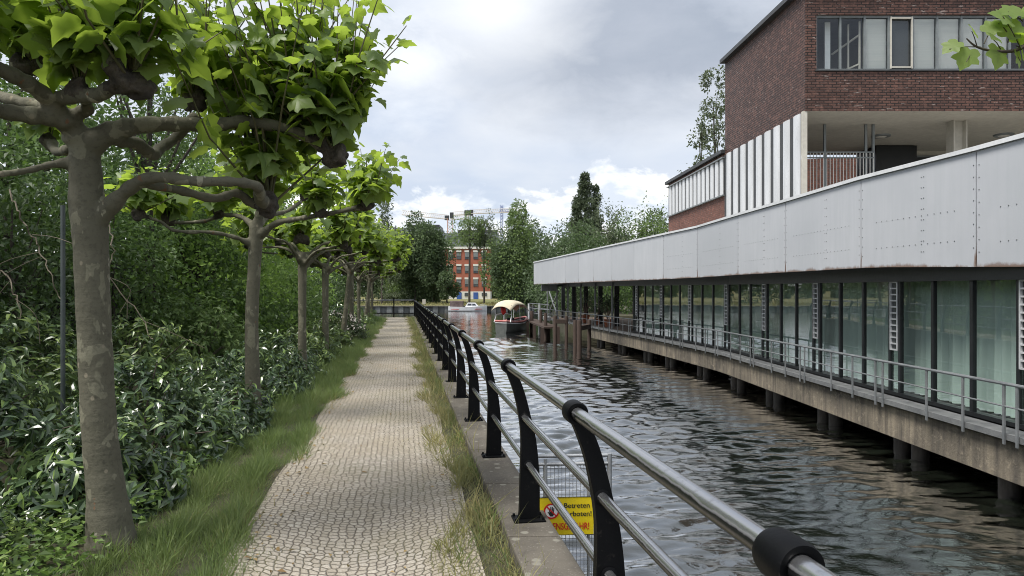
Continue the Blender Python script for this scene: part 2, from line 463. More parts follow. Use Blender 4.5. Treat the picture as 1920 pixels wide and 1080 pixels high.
# ------------------------------------------------------------------ black iron railing along the quay
m_iron, t, o_ = newmat('black painted iron')
co = t.n('ShaderNodeTexCoord').outputs['Object']
wear = t.ramp(t.noise(co, 22, 6, .7), (.60, 0.), (.72, 1.))
c = t.mix(wear, (.003, .0033, .004), (.025, .023, .021))
principled(t, o_, c, t.math('ADD', t.math('MULTIPLY', t.noise(co, 14, 4), .25), .38), 0, t.bump(t.noise(co, 70, 4, .6), .12, .006), .12)
m_rail, t, o_ = newmat('worn black steel tube with painted top highlight')
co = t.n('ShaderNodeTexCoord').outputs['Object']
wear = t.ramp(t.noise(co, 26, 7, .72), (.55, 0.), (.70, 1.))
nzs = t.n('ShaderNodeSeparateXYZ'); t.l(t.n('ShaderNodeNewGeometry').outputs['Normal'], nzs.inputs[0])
top = t.ramp(t.math('ADD', nzs.outputs[2], t.math('MULTIPLY', t.math('SUBTRACT', t.noise(co, 7, 6, .7), .5), .7)), (.25, 0.), (.55, 1.))   # upward faces bare and bright: rubbed paint plus sky highlight put into the colour
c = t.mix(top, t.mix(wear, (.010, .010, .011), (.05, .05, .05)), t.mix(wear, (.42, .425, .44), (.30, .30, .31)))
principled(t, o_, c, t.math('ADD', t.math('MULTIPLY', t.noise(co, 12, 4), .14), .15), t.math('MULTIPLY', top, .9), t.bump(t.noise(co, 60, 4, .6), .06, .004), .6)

PZ = [4.73 + 1.828 * k for k in range(-2, 23)]
PZ[0] = 1.30
RAILH = (1.048, .700, .378)
RAILX = (0.0, .105, .134)
rail = thing('iron_railing', 'long black iron railing with curved posts standing on the stone coping beside the water', 'railing', off(.134, 4.73, KZ))
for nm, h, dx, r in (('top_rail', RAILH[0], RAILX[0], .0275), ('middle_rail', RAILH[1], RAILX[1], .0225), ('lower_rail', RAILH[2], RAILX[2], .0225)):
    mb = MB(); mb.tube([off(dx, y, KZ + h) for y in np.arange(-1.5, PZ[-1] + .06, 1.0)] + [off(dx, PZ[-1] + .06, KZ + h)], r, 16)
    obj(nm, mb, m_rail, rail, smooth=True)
prof_l = [(-.072, .012), (-.062, .06), (-.055, .33), (-.05, .55), (-.064, .70), (-.095, .852), (-.130, .956), (-.158, 1.02)]
prof_r = [(.079, .012), (.078, .06), (.074, .33), (.052, .55), (.018, .70), (-.021, .852), (-.058, .956), (-.094, 1.02)]
def smooth_prof(P, n=4):
    r = []
    for i in range(len(P) - 1):
        p0, p1, p2, p3 = (Vector((*P[max(0, min(len(P) - 1, i + q))], 0)) for q in (-1, 0, 1, 2))
        for k in range(n):
            u = k / n
            r.append((.5 * ((2 * p1) + (-p0 + p2) * u + (2 * p0 - 5 * p1 + 4 * p2 - p3) * u * u + (-p0 + 3 * p1 - 3 * p2 + p3) * u ** 3)).to_2d())
    return r + [Vector(P[-1])]
pp = smooth_prof(prof_l) + smooth_prof(prof_r)[::-1]
TH = .055
for y in PZ:
    o = off(.134, y, KZ)
    mb = MB()
    L_ = smooth_prof(prof_l); R_ = smooth_prof(prof_r)
    n = len(L_)
    V = []
    for s in (-.5, .5):
        for a, b in zip(L_, R_):
            V.append(o + PN * a.x + Vector((0, 0, a.y)) + PD * TH * s); V.append(o + PN * b.x + Vector((0, 0, b.y)) + PD * TH * s)
    Fc = []
    for i in range(n - 1):
        a = 2 * i; B = 2 * n
        Fc += [(a, a + 1, a + 3, a + 2), (B + a, B + a + 2, B + a + 3, B + a + 1), (a, a + 2, B + a + 2, B + a), (a + 1, B + a + 1, B + a + 3, a + 3)]
    Fc += [(0, 2 * n, 2 * n + 1, 1), (2 * n - 2, 2 * n - 1, 4 * n - 1, 4 * n - 2)]
    mb.add(V, Fc)
    post = obj('post', mb, m_iron, rail, bevel=.008 if y < 12 else 0)
    # ring round the top rail, bosses where the lower rails pass through
    mb = MB(); c = off(0, y, KZ + RAILH[0])
    ring = [(-.05, .036), (-.05, .045), (-.034, .049), (.034, .049), (.05, .045), (.05, .036), (.045, .0285), (-.045, .0285)]
    nseg = 28 if y < 12 else 12
    V = []
    for a_, r_ in ring:
        for k in range(nseg):
            an = 2 * math.pi * k / nseg
            V.append(c + PD * a_ + PN * (r_ * math.cos(an)) + Vector((0, 0, r_ * math.sin(an))))
    m_ = len(ring)
    mb.add(V, [(i * nseg + k, i * nseg + (k + 1) % nseg, ((i + 1) % m_) * nseg + (k + 1) % nseg, ((i + 1) % m_) * nseg + k) for i in range(m_) for k in range(nseg)])
    obj('collar', mb, m_iron, post, smooth=True)
    for h, dx in ((RAILH[1], RAILX[1]), (RAILH[2], RAILX[2])):
        if y < 16:
            mb = MB(); cc = off(dx, y, KZ + h); mb.tube([cc - PD * .036, cc - PD * .033, cc + PD * .033, cc + PD * .036], [.026, .034, .034, .026], 16); obj('boss', mb, m_iron, post, smooth=True)
    mb = MB(); mb.box(o + Vector((.003, 0, .006)), (.215, .15, .014), (PN, PD, Vector((0, 0, 1))))
    bp = obj('base_plate', mb, m_iron, post, bevel=.003 if y < 12 else 0)
    if y < 12:
        for sx_ in (-1, 1):
            for sy_ in (-1, 1):
                mb = MB(); q = o + PN * (.092 * sx_ + .003) + PD * (.055 * sy_) + Vector((0, 0, .013)); mb.tube([q, q + Vector((0, 0, .016))], [.011, .009], 6)
                obj('bolt', mb, m_iron, bp)

# railing across the far end of the path
er = thing('end_railing', 'plain dark railing closing off the far end of the paved path', 'railing', (LX(44.3) - 1.5, 44.3, 0))
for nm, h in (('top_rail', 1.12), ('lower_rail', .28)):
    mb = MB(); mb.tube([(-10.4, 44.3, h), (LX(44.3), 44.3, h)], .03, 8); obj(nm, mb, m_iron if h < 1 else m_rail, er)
for x in (-10.3, -8.9, -7.55, LX(44.3) + .05):
    mb = MB(); mb.box((x, 44.3, .62), (.07, .07, 1.24)); obj('post', mb, m_iron, er)

# ------------------------------------------------------------------ mesh barrier over the water with the warning sign
m_galv = pm('galvanised steel', (.26, .27, .28), (.42, .43, .44), 9, .45, .1, 60, metal=.55)
MY = 4.98
mf = thing('mesh_barrier', 'galvanised barrier of welded wire mesh fixed to the quay over the water', 'barrier', (.28, MY, -.3))
mb = MB(); x0, x1 = off(.285, MY).x - .0, .70
zt = at(1100, 853, MY).z; zb = -.62
for z in (zt, zt - .058): mb.tube([(x0 - .12, MY, z - .012), (x1 - .012, MY, z)], .013, 10)
mb.tube([(x1, MY, zb), (x1, MY, zt + .012)], .017, 10); mb.tube([(x0 + .02, MY, zb), (x0 + .02, MY, zt - .03)], .013, 10)
mb.tube([(x0, MY, zb), (x1, MY, zb)], .013, 10)
obj('frame', mb, m_galv, mf, smooth=True)
mb = MB(); zc = .535
mb.tube([(x0 + .33, MY + .01, zb), (x0 + .33, MY + .01, zt - .05)], .011, 8)
obj('stiffener', mb, m_galv, mf, smooth=True)
mb = MB(); x = x0 - .02
while x < x1: mb.tube([(x, MY + .012, zb), (x, MY + .012, zt - .06)], .0021, 5, False); x += .0265
z = zb
while z < zt - .06: mb.tube([(x0 - .03, MY + .016, z), (x1, MY + .016, z)], .0021, 5, False); z += .0265
obj('wire_mesh', mb, m_galv, mf)

def flat(name, color, rough=.4): return pm(name, tuple(c * .92 for c in color), color, 6, rough, .02, 40, fine=.1)
m_yel = flat('sign yellow', (.72, .55, .01), .4); m_blk = flat('sign black', (.012, .012, .012)); m_red = flat('sign red', (.55, .02, .015)); m_wht = flat('sign white', (.75, .74, .72))
SY = 4.93
def spt(px, py, dy=0.): p = at(px, py, SY); return Vector((p.x, SY + dy, p.z))
sg = thing('warning_sign', 'yellow warning sign reading Betreten verboten Lebensgefahr with crossed out hand on wire mesh', 'sign', spt(1060, 1000))
tilt = -.018
def st(px, py): return (px, py + (px - 1060) * tilt)
mb = MB(); mb.prism([spt(*st(1003, 932)), spt(*st(1113, 932)), spt(*st(1113, 1003)), spt(*st(1003, 1003))], (0, 0, 0), (0, .004, 0)); obj('plate', mb, m_yel, sg, bevel=.001)
mb = MB()
for a, b in (((1003, 932), (1113, 932)), ((1003, 1002.6), (1113, 1002.6))): mb.bar(spt(*st(*a), -.002), spt(*st(*b), -.002), .002, .0035)
obj('border', mb, m_blk, sg)
def disc(px, py, r1, r0, dy, m, nm, n=36):
    c = spt(*st(px, py), dy); k = SY / F
    V = []; 
    for i in range(n):
        a = 2 * math.pi * i / n
        for r in (r0, r1): V.append(c + Vector((math.cos(a) * r * k, 0, math.sin(a) * r * k)))
    mb = MB(); mb.add(V, [(2 * i, 2 * i + 1, (2 * i + 3) % (2 * n), (2 * i + 2) % (2 * n)) for i in range(n)] ); return obj(nm, mb, m, sg)
PX, PY = 1034, 958
disc(PX, PY, 12.6, 0, -.0015, m_wht, 'sign_disc'); disc(PX, PY, 14.6, 11.6, -.0022, m_red, 'ring')
mb = MB(); k = SY / F
def q(dx, dy_, dd): return spt(*st(PX + dx, PY + dy_), dd)
mb.poly([q(-4, 1, -.003), q(4.4, 1, -.003), q(5, 6, -.003), q(2.5, 9.5, -.003), q(-2.5, 9.5, -.003), q(-4.6, 6, -.003)])
for fx, top, lean in ((-3.2, -5.5, -.9), (-1.0, -8, -.3), (1.3, -8, .4), (3.5, -6, 1.0)): mb.poly([q(fx - .9, 1.5, -.003), q(fx - .9 + lean, top, -.003), q(fx + .9 + lean, top, -.003), q(fx + .9, 1.5, -.003)])
mb.poly([q(-4.4, 6, -.003), q(-7.6, 1.2, -.003), q(-6.2, .4, -.003), q(-3.6, 3.4, -.003)])
obj('hand_symbol', mb, m_blk, sg)
mb = MB(); mb.poly([q(-9.6, -7.8, -.004), q(-7.8, -9.6, -.004), q(9.6, 7.8, -.004), q(7.8, 9.6, -.004)]); obj('cross_bar', mb, m_red, sg)
def text(name, s, px0, px1, pyb, cap, m, parent, bold=.012):
    cu = bpy.data.curves.new(name, 'FONT'); cu.body = s; cu.size = 1; cu.offset = bold; cu.extrude = 0.
    o = bpy.data.objects.new(name, cu); COL.objects.link(o)
    dg = bpy.context.evaluated_depsgraph_get(); me = bpy.data.meshes.new_from_object(o.evaluated_get(dg)); bpy.data.objects.remove(o)
    V = np.array([v.co[:] for v in me.vertices]); lo, hi2 = V.min(0), V.max(0)
    mb = MB(); capu = .73
    P = []
    for v in V:
        px = px0 + (v[0] - lo[0]) / (hi2[0] - lo[0]) * (px1 - px0); py = pyb - v[1] / capu * cap
        P.append(spt(*st(px, py), -.003))
    mb.add(P, [tuple(p.vertices) for p in me.polygons]); return obj(name, mb, m, parent)
text('lettering', 'Betreten', 1057.5, 1105.5, 952, 9.4, m_blk, sg)
text('lettering', 'verboten!', 1055.5, 1109, 967.5, 9.4, m_blk, sg)
text('lettering', 'LEBENSGEFAHR!', 1018, 1104.5, 992.5, 13, m_red, sg, .016)

# ------------------------------------------------------------------ the waterside pavilion
def interp(tab, v): return float(np.interp(v, [a for a, _ in tab], [b for _, b in tab]))
GL = [(0, 6.72), (9, 6.70), (21, 6.67), (22.7, 6.50), (24.7, 6.28), (27.4, 5.98), (30.4, 5.56), (33.9, 5.02), (37, 4.53), (40, 4.06), (43, 3.58), (46, 3.10), (50, 2.46)]
def gx(y): return interp(GL, y)
def gp(s):                        # point along the glass line at arc length s measured from y = 0
    return interp(ARC_X, s), interp(ARC_Y, s)
_y = np.linspace(0, 50, 2001); _x = np.array([gx(v) for v in _y])
_s = np.concatenate([[0], np.cumsum(np.hypot(np.diff(_x), np.diff(_y)))])
def P_at(s): return float(np.interp(s, _s, _x)), float(np.interp(s, _s, _y))
def s_of(y): return float(np.interp(y, _y, _s))
def nrm_at(s):
    a, b = P_at(s - .15), P_at(s + .15); d_ = Vector((b[0] - a[0], b[1] - a[1], 0)).normalized()
    return d_, Vector((-d_.y, d_.x, 0))         # along, outwards (to the water)
def gpt(s, o=0., z=0.):
    x, y_ = P_at(s); _, n = nrm_at(s); return Vector((x, y_, z)) + n * o
DECK = EYE - 1.79
def ztop(y): return EYE + .115 + .0056 * y
m_fasc, t, o_ = newmat('painted sheet metal fascia')
co = t.n('ShaderNodeTexCoord').outputs['Object']
uv = t.n('ShaderNodeTexCoord').outputs['UV']
su = t.n('ShaderNodeSeparateXYZ'); t.l(uv, su.inputs[0])
a = t.ramp(t.noise(co, .55, 5, .6), (.3, 0.), (.7, 1.))
c = t.mix(a, (.43, .445, .47), (.52, .53, .555))
oi = t.n('ShaderNodeObjectInfo').outputs['Random']
c = t.mix(t.math('MULTIPLY', oi, .55), c, (.38, .395, .42))
strk = t.ramp(t.noise(t.mapping(co, (5, 5, .35)), 2.2, 5, .6), (.42, 0.), (.72, .5))
c = t.mix(strk, c, (.40, .42, .44))
c = t.mix(t.ramp(t.noise(co, 14, 6, .7), (.62, 0.), (.76, .2)), c, (.38, .38, .38))
edge = t.ramp(su.outputs[1], (.0, 1.), (.085, 0.))
rust = t.ramp(t.math('ADD', t.math('MULTIPLY', edge, .34), t.math('MULTIPLY', t.noise(t.mapping(co, (1, 1, .6)), 2.3, 7, .72), .75)), (.585, 0.), (.70, 1.))
seam = t.math('MAXIMUM', t.ramp(su.outputs[0], (.0, 1.), (.035, 0.)), t.ramp(su.outputs[0], (.975, 0.), (1., 1.)))
low = t.ramp(su.outputs[1], (.0, 1.), (.6, .12), (1., 0.))
rs = t.ramp(t.math('ADD', t.math('MULTIPLY', t.math('MULTIPLY', seam, low), .42), t.math('MULTIPLY', t.noise(t.mapping(co, (9, 9, 1.3)), 1.6, 5, .7), .6)), (.58, 0.), (.68, 1.))
rr = t.math('MAXIMUM', t.math('MULTIPLY', rust, edge), rs)
c = t.mix(t.math('MULTIPLY', rr, .9), c, t.mix(t.noise(co, 25, 4, .7), (.06, .03, .018), (.24, .13, .075)))
nb = t.bump(t.noise(co, .8, 2, .5), .10, .06)
principled(t, o_, c, .42, .0, t.bump(t.noise(co, 30, 4, .6), .05, .01, nb), .5)
m_trim = pm('pale metal trim', (.55, .56, .57), (.68, .69, .70), 1.5, .4, .05, 20)
m_dark = pm('black painted steel', (.006, .0075, .009), (.012, .014, .016), 2, .4, .05, 30)
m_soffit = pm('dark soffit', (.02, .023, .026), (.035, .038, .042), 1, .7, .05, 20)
m_steel = pm('grey painted railing steel', (.16, .17, .175), (.26, .27, .275), 4, .5, .08, 50, metal=.3)
m_grate = pm('walkway grating', (.13, .135, .14), (.21, .215, .215), 5, .7, .3, 60)
m_alu = pm('brushed aluminium', (.55, .56, .57), (.70, .71, .72), 6, .38, .03, 40, metal=.35)
m_inner = pm('dim interior', (.10, .115, .11), (.16, .175, .165), 1, .9)
m_conc, t, o_ = newmat('stained concrete beam')
co = t.n('ShaderNodeTexCoord').outputs['Object']
c = t.mix(t.ramp(t.noise(co, .55, 6, .6), (.32, 0.), (.68, 1.)), (.10, .09, .074), (.37, .315, .235))
c = t.mix(t.ramp(t.noise(t.mapping(co, (4, 4, .3)), 1.6, 6, .65), (.40, 0.), (.66, .85)), c, (.075, .068, .062))
c = t.mix(t.ramp(t.noise(co, 6, 6, .7), (.55, 0.), (.72, .6)), c, (.47, .40, .30))
principled(t, o_, c, .9, 0, t.bump(t.noise(co, 14, 7, .7), .5, .03), .25)
m_pile = pm('wet concrete pile', (.012, .011, .010), (.05, .043, .037), 3, .75, .4, 25, stretch=(1, 1, .5))

def schlick(t, nrm=None):
    g_ = t.n('ShaderNodeNewGeometry'); dt = t.n('ShaderNodeVectorMath', operation='DOT_PRODUCT')
    t.l(g_.outputs['Incoming'], dt.inputs[0]); t.l(g_.outputs['Normal'], dt.inputs[1])
    return t.math('POWER', t.math('SUBTRACT', 1., t.math('ABSOLUTE', dt.outputs['Value'])), 4.)
m_glass, t, o_ = newmat('green tinted glass')
gl = t.n('ShaderNodeBsdfGlossy', i_Roughness=.0); gl.inputs[0].default_value = (1, 1, 1, 1)
nz = t.bump(t.noise(t.n('ShaderNodeTexCoord').outputs['Object'], .9, 2, .5), .06, .05)
t.l(nz, gl.inputs['Normal'])
tr = t.n('ShaderNodeBsdfTransparent'); tr.inputs[0].default_value = (.88, .955, .925, 1)
fr = schlick(t, nz)
mx = t.n('ShaderNodeMixShader'); t.l(t.math('ADD', t.math('MULTIPLY', fr, 1.0), .13, True), mx.inputs[0]); t.l(tr.outputs[0], mx.inputs[1]); t.l(gl.outputs[0], mx.inputs[2]); t.l(mx.outputs[0], o_.inputs[0])
m_curt, t, o_ = newmat('sheer pale green curtain')
df = t.n('ShaderNodeBsdfDiffuse'); df.inputs[0].default_value = (.74, .83, .79, 1)
tl = t.n('ShaderNodeBsdfTranslucent'); tl.inputs[0].default_value = (.74, .83, .79, 1)
mx = t.n('ShaderNodeMixShader', i_0=.3); t.l(df.outputs[0], mx.inputs[1]); t.l(tl.outputs[0], mx.inputs[2]); t.l(mx.outputs[0], o_.inputs[0])

pav = thing('pavilion', 'long low waterside pavilion with grey metal fascia and green glass walls on piles', 'building', (6.7, 24, WATER))
# fascia
FA = [(3, 6.98), (8.86, 6.52), (12.04, 6.06), (15.04, 5.93), (17.7, 5.77), (21, 5.62), (23.7, 5.17), (26.6, 4.68), (29.3, 4.22), (32, 3.77), (34.6, 3.33), (37.3, 2.88), (40.3, 2.40), (43.2, 1.92), (46, 1.44)]
FB_ = [(3, EYE + .25), (8.86, EYE + .327), (11.6, EYE + .42), (17.7, EYE + .446), (23.7, EYE + .447), (34, EYE + .48), (46, EYE + .52)]
FT = EYE + 1.95
seams = [4.0, 6.7, 9.58, 12.04, 15.04, 17.7, 21, 23.7, 26.6, 29.3, 32, 34.6, 37.3, 40.3, 43.2, 46]
def fx(y): return interp(FA, y)
for a, b in zip(seams[:-1], seams[1:]):
    n = 4; mb = MB(); uvl = []
    A_ = [Vector((fx(a) + (fx(b) - fx(a)) * i / n, a + (b - a) * i / n, 0)) for i in range(n + 1)]
    dd = (A_[-1] - A_[0]).normalized(); nn = Vector((dd.y, -dd.x, 0)) * -1
    gap = dd * .011
    V = []
    for i, p_ in enumerate(A_):
        p2 = p_ + (gap if i == 0 else -gap if i == n else Vector())
        yv = p_.y
        for zz in (interp(FB_, yv), FT):
            V.append(Vector((p2.x, p2.y, zz)) + nn * 0); V.append(Vector((p2.x, p2.y, zz)) - nn * .05)
            uvl += [(i / n, 0 if zz < FT else 1)] * 2
    Fc = []
    for i in range(n):
        k = 4 * i; j = k + 4
        Fc += [(k, k + 2, j + 2, j), (k + 1, j + 1, j + 3, k + 3), (k, j, j + 1, k + 1), (k + 2, k + 3, j + 3, j + 2)]
    Fc += [(0, 1, 3, 2), (4 * n, 4 * n + 2, 4 * n + 3, 4 * n + 1)]
    mb.add(V, Fc)
    pan = obj('fascia_panel', mb, m_fasc, pav, uv=uvl)
    # rivets in rows
    if b < 24:
        rv = MB(); L_ = (A_[-1] - A_[0]).length
        def riv(u, z):
            p_ = A_[0] + (A_[-1] - A_[0]) * u; q_ = Vector((p_.x, p_.y, z)) + nn * .001
            rv.tube([q_, q_ + nn * .006], [.010, .007], 6)
        zb_ = interp(FB_, (a + b) / 2)
        for row in (.22, .50):
            for k in range(3, int(L_ / .13) - 2): riv(k * .13 / L_, zb_ + (FT - zb_) * row)
        for u in (.018, .40, .42, .982):
            for k in range(1, 9): riv(u, zb_ + (FT - zb_) * (.04 + .105 * k))
        obj('rivets', rv, m_steel, pan)
mb = MB()
for a, b in zip(seams[:-1], seams[1:]):
    p_, q_ = Vector((fx(a), a, FT + .035)), Vector((fx(b), b, FT + .035)); d_ = (q_ - p_).normalized(); n_ = Vector((-d_.y, d_.x, 0))
    mb.bar(p_ - n_ * .06, q_ - n_ * .06, .20, .06)
obj('parapet_cap', mb, m_trim, pav)
# soffit behind the fascia's lower edge, header, roof
ysl = np.arange(3, 46.01, 1.0)
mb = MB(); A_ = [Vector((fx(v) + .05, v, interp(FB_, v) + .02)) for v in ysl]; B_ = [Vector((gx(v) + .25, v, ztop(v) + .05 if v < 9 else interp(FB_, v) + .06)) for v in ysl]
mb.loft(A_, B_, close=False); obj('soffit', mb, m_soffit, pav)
mb = MB(); 
sl = [s_of(v) for v in np.arange(3, 49.1, 1.0)]
H1 = [gpt(s, .10, ztop(P_at(s)[1])) for s in sl]; H2 = [gpt(s, .10, FT - .9) for s in sl]; H3 = [gpt(s, -.12, FT - .9) for s in sl]; H4 = [gpt(s, -.12, ztop(P_at(s)[1])) for s in sl]
for a, b in ((H1, H2), (H2, H3), (H3, H4), (H4, H1)): mb.loft(a, b, close=False)
obj('header_beam', mb, m_dark, pav)
mb = MB(); mb2 = MB()
RZ = FT - .85
for i in range(len(ysl) - 1):
    y1, y2 = ysl[i], ysl[i + 1]
    xr1 = 10.6 if y1 < 35 else 9.0 - (y1 - 35) * .1; xr2 = 10.6 if y2 < 35.5 else 9.0 - (y2 - 35) * .1
    xs1, xs2 = (19.5 if y1 < 26 else xr1), (19.5 if y2 < 26.5 else xr2); mb.poly([(fx(y1) + .06, y1, RZ), (xs1, y1, RZ), (xs2, y2, RZ), (fx(y2) + .06, y2, RZ)])
    mb2.poly([(gx(y1) + .1, y1, RZ - .3), (gx(y2) + .1, y2, RZ - .3), (xr2, y2, RZ - .3), (xr1, y1, RZ - .3)])
mb2.poly([(fx(46) + .05, 46, RZ + .85), (9, 46, RZ + .85), (9, 46, RZ - .45), (fx(46) + .05, 46, RZ - .45)])
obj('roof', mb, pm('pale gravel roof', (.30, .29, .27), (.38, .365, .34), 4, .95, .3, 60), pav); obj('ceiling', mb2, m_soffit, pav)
mb = MB(); mb.box((fx(46) + 1.0, 45.6, EYE + .30), (1.0, 1.2, .42)); obj('duct', mb, m_steel, pav, bevel=.02)
# interior floor, back wall
mb = MB(); S_ = [s_of(v) for v in np.arange(3, 31.6, .95)]
mb.loft([gpt(s, .02, DECK - .01) for s in S_], [Vector((P_at(s)[0] + 3.6, P_at(s)[1], DECK - .01)) for s in S_], close=False)
obj('floor', mb, m_inner, pav)
mb = MB(); mb.loft([Vector((P_at(s)[0] + 3.5, P_at(s)[1], DECK)) for s in S_], [Vector((P_at(s)[0] + 3.5, P_at(s)[1], RZ - .31)) for s in S_], close=False)
mb.poly([(gx(31.4) + .1, 31.45, DECK), (gx(31.4) + 3.4, 31.45, DECK), (gx(31.4) + 3.4, 31.45, RZ - .31), (gx(31.4) + .1, 31.45, RZ - .31)])
obj('inner_wall', mb, m_inner, pav)
# bays: narrow louvre strip, then three panes
S0 = s_of(11.93); BAY = 3.10
def mull(s, w=.068):
    x, y_ = P_at(s); d_, n_ = nrm_at(s); zt_ = ztop(y_) + .02
    mb = MB(); mb.box(Vector((x, y_, (DECK + zt_) / 2)), (w, .06, zt_ - DECK), (d_, n_, Vector((0, 0, 1)))); return obj('mullion', mb, m_dark, pav)
S_END = s_of(31.4)
for b in range(-3, 7):
    s0 = S0 + b * BAY
    if s0 > S_END + .1: break
    for q_ in (0, .31): mull(s0 + q_)
    # louvre: a light frame with rungs and dark panels between
    d_, n_ = nrm_at(s0 + .155); zt_ = ztop(P_at(s0)[1]); zl = DECK + .78
    c0 = gpt(s0 + .155, .03)
    mb = MB()
    for sgn in (-1, 1): mb.box(c0 + d_ * (sgn * .105) + Vector((0, 0, (zl + zt_) / 2)), (.026, .035, zt_ - zl), (d_, n_, Vector((0, 0, 1))))
    nr_ = 11
    for k in range(nr_ + 1): mb.box(c0 + Vector((0, 0, zl + (zt_ - zl - .02) * k / nr_ + .01)), (.19, .03, .024), (d_, n_, Vector((0, 0, 1))))
    v_ = obj('vent_frame', mb, m_alu, pav)
    mb = MB(); mb.box(gpt(s0 + .155, .0, (zl + zt_) / 2), (.2, .02, zt_ - zl), (d_, n_, Vector((0, 0, 1)))); obj('vent_panel', mb, pm('smoked vent pane', (.05, .06, .06), (.09, .10, .10), 2, .2) if b == -3 else bpy.data.materials['smoked vent pane'], v_)
    mb = MB(); mb.box(gpt(s0 + .155, .0, (zl + DECK) / 2), (.23, .012, zl - DECK), (d_, n_, Vector((0, 0, 1)))); obj('glass_pane', mb, m_glass, pav)
    if s0 + 1 > S_END: break
    for k in range(3):
        a_, b_ = s0 + .31 + k * .93 + .038, s0 + .31 + (k + 1) * .93 - .038
        if k < 2: mull(b_ + .038)
        zt_ = ztop(P_at(a_)[1])
        mb = MB(); mb.poly([gpt(a_, 0, zt_), gpt(b_, 0, zt_), gpt(b_, 0, DECK), gpt(a_, 0, DECK)]); obj('glass_pane', mb, m_glass, pav)
sill = MB()
for i in range(len(S_) - 1): sill.bar(gpt(S_[i], 0.0, DECK + .03), gpt(S_[i + 1], 0.0, DECK + .03), .10, .06)
obj('sill', sill, m_dark, pav)
# curtains hang in folds, drawn to uneven widths
cr = np.random.default_rng(8)
for b in range(-3, 6):
    s0 = S0 + b * BAY
    spans = [(s0 - .02, s0 + 1.6 + cr.uniform(0, .04)), (s0 + 1.58, s0 + 3.1)] if b < 6 else [(s0, s0 + 2.75)] if b < 0 else [(s0 + cr.uniform(-.02, .05), s0 + cr.uniform(1.25, 1.4)), (s0 + cr.uniform(1.42, 1.6), s0 + 2.75)]
    for a_, b_ in spans:
        n = int((b_ - a_) / .022); top, bot = [], []
        for i in range(n + 1):
            s = a_ + (b_ - a_) * i / n
            o2 = -.36 + .045 * math.sin(s * 47 + 2 * math.sin(s * 6)) + .03 * math.sin(s * 19)
            y_ = P_at(s)[1]
            top.append(gpt(s, -.36 + (o2 + .36) * .6, ztop(y_) + .1)); bot.append(gpt(s, o2, DECK + .03))
        mb = MB(); mb.loft(bot, top, close=False); obj('curtain', mb, m_curt, pav, smooth=True)
# ledge, concrete beam, piles
sl2 = [s_of(v) for v in np.arange(3, 50, .8)]
mb = MB()
def strip(mb, o1, o2, z1, z2, ss):
    a = [gpt(s, o1, z1) for s in ss]; b = [gpt(s, o2, z1) for s in ss]; c_ = [gpt(s, o2, z2) for s in ss]; d_ = [gpt(s, o1, z2) for s in ss]
    for u, v in ((a, b), (b, c_), (c_, d_), (d_, a)): mb.loft(u, v, close=False)
    for e in (0, -1): mb.poly([a[e], b[e], c_[e], d_[e]])
strip(mb, .08, .41, DECK - .06, DECK - .012, sl2); obj('walkway', mb, m_grate, pav)
mb = MB(); strip(mb, .412, .43, DECK - .085, DECK - .004, sl2); obj('walkway_edge', mb, m_grate, pav)
slb = [s_of(v) for v in np.arange(3, 38.0, .8)]
mb = MB(); strip(mb, -.6, .33, EYE - 2.42, DECK - .12, slb); obj('concrete_beam', mb, m_conc, pav, bevel=.02)
mb = MB(); strip(mb, -3.4, -.6, EYE - 2.1, DECK - .13, slb); obj('floor_slab', mb, m_quay, pav)
ply = [5.9, 8.9, 11.45, 14.4, 17.4, 20.2, 23.05, 26.3, 28.9, 32.4, 36]
for y_ in ply:
    s = s_of(y_)
    for o2 in (-.12, .40):
        mb = MB(); q_ = gpt(s + o2, .02); mb.tube([q_ + Vector((0, 0, EYE - 2.38)), q_ + Vector((0, 0, EYE - 2.45)), q_ + Vector((0, 0, EYE - 2.46)), q_ + Vector((0, 0, WATER - 1))], [.125, .125, .135, .135], 14)
        obj('support_pile', mb, m_pile, pav, smooth=True)
    for ob_ in (1.6, 2.9):
        mb = MB(); q_ = gpt(s, -ob_); mb.tube([q_ + Vector((0, 0, EYE - 2.1)), q_ + Vector((0, 0, WATER - 1))], .14, 10); obj('support_pile', mb, m_pile, pav, smooth=True)
# open terrace at the far end: slim posts, dark columns, deck, bracing
mb = MB(); slt = [s_of(v) for v in np.arange(31.5, 49.6, .9)]
mb.loft([gpt(s, .08, DECK - .005) for s in slt], [Vector((P_at(s)[0] + 4.5, P_at(s)[1], DECK - .005)) for s in slt], close=False)
mb.loft([Vector((P_at(s)[0] + 4.5, P_at(s)[1], DECK - .005)) for s in slt], [Vector((P_at(s)[0] + 4.5, P_at(s)[1], WATER - .5)) for s in slt], close=False)
m_deck = pm('timber deck', (.11, .075, .055), (.20, .14, .10), 3, .8, .2, 20)
obj('terrace_floor', mb, m_deck, pav)
for y_ in (33.9, 36.9, 39.9, 43, 46, 49):
    s = s_of(y_); zt_ = EYE + .5
    mb = MB(); mb.bar(gpt(s, .12, DECK), gpt(s, .12, zt_), .09, .09); obj('post', mb, m_steel, pav)
    mb = MB(); q_ = gpt(s - .5, -.9); mb.bar(q_ + Vector((0, 0, DECK)), q_ + Vector((0, 0, zt_ + .2)), .24, .24); obj('column', mb, m_dark, pav)
mb = MB(); mb.bar(gpt(s_of(46), 0, DECK), gpt(s_of(49), 0, EYE + .05), .07); mb.bar(gpt(s_of(49), 0, DECK + .4), gpt(s_of(46), 0, EYE + .1), .06); obj('brace', mb, m_steel, pav)

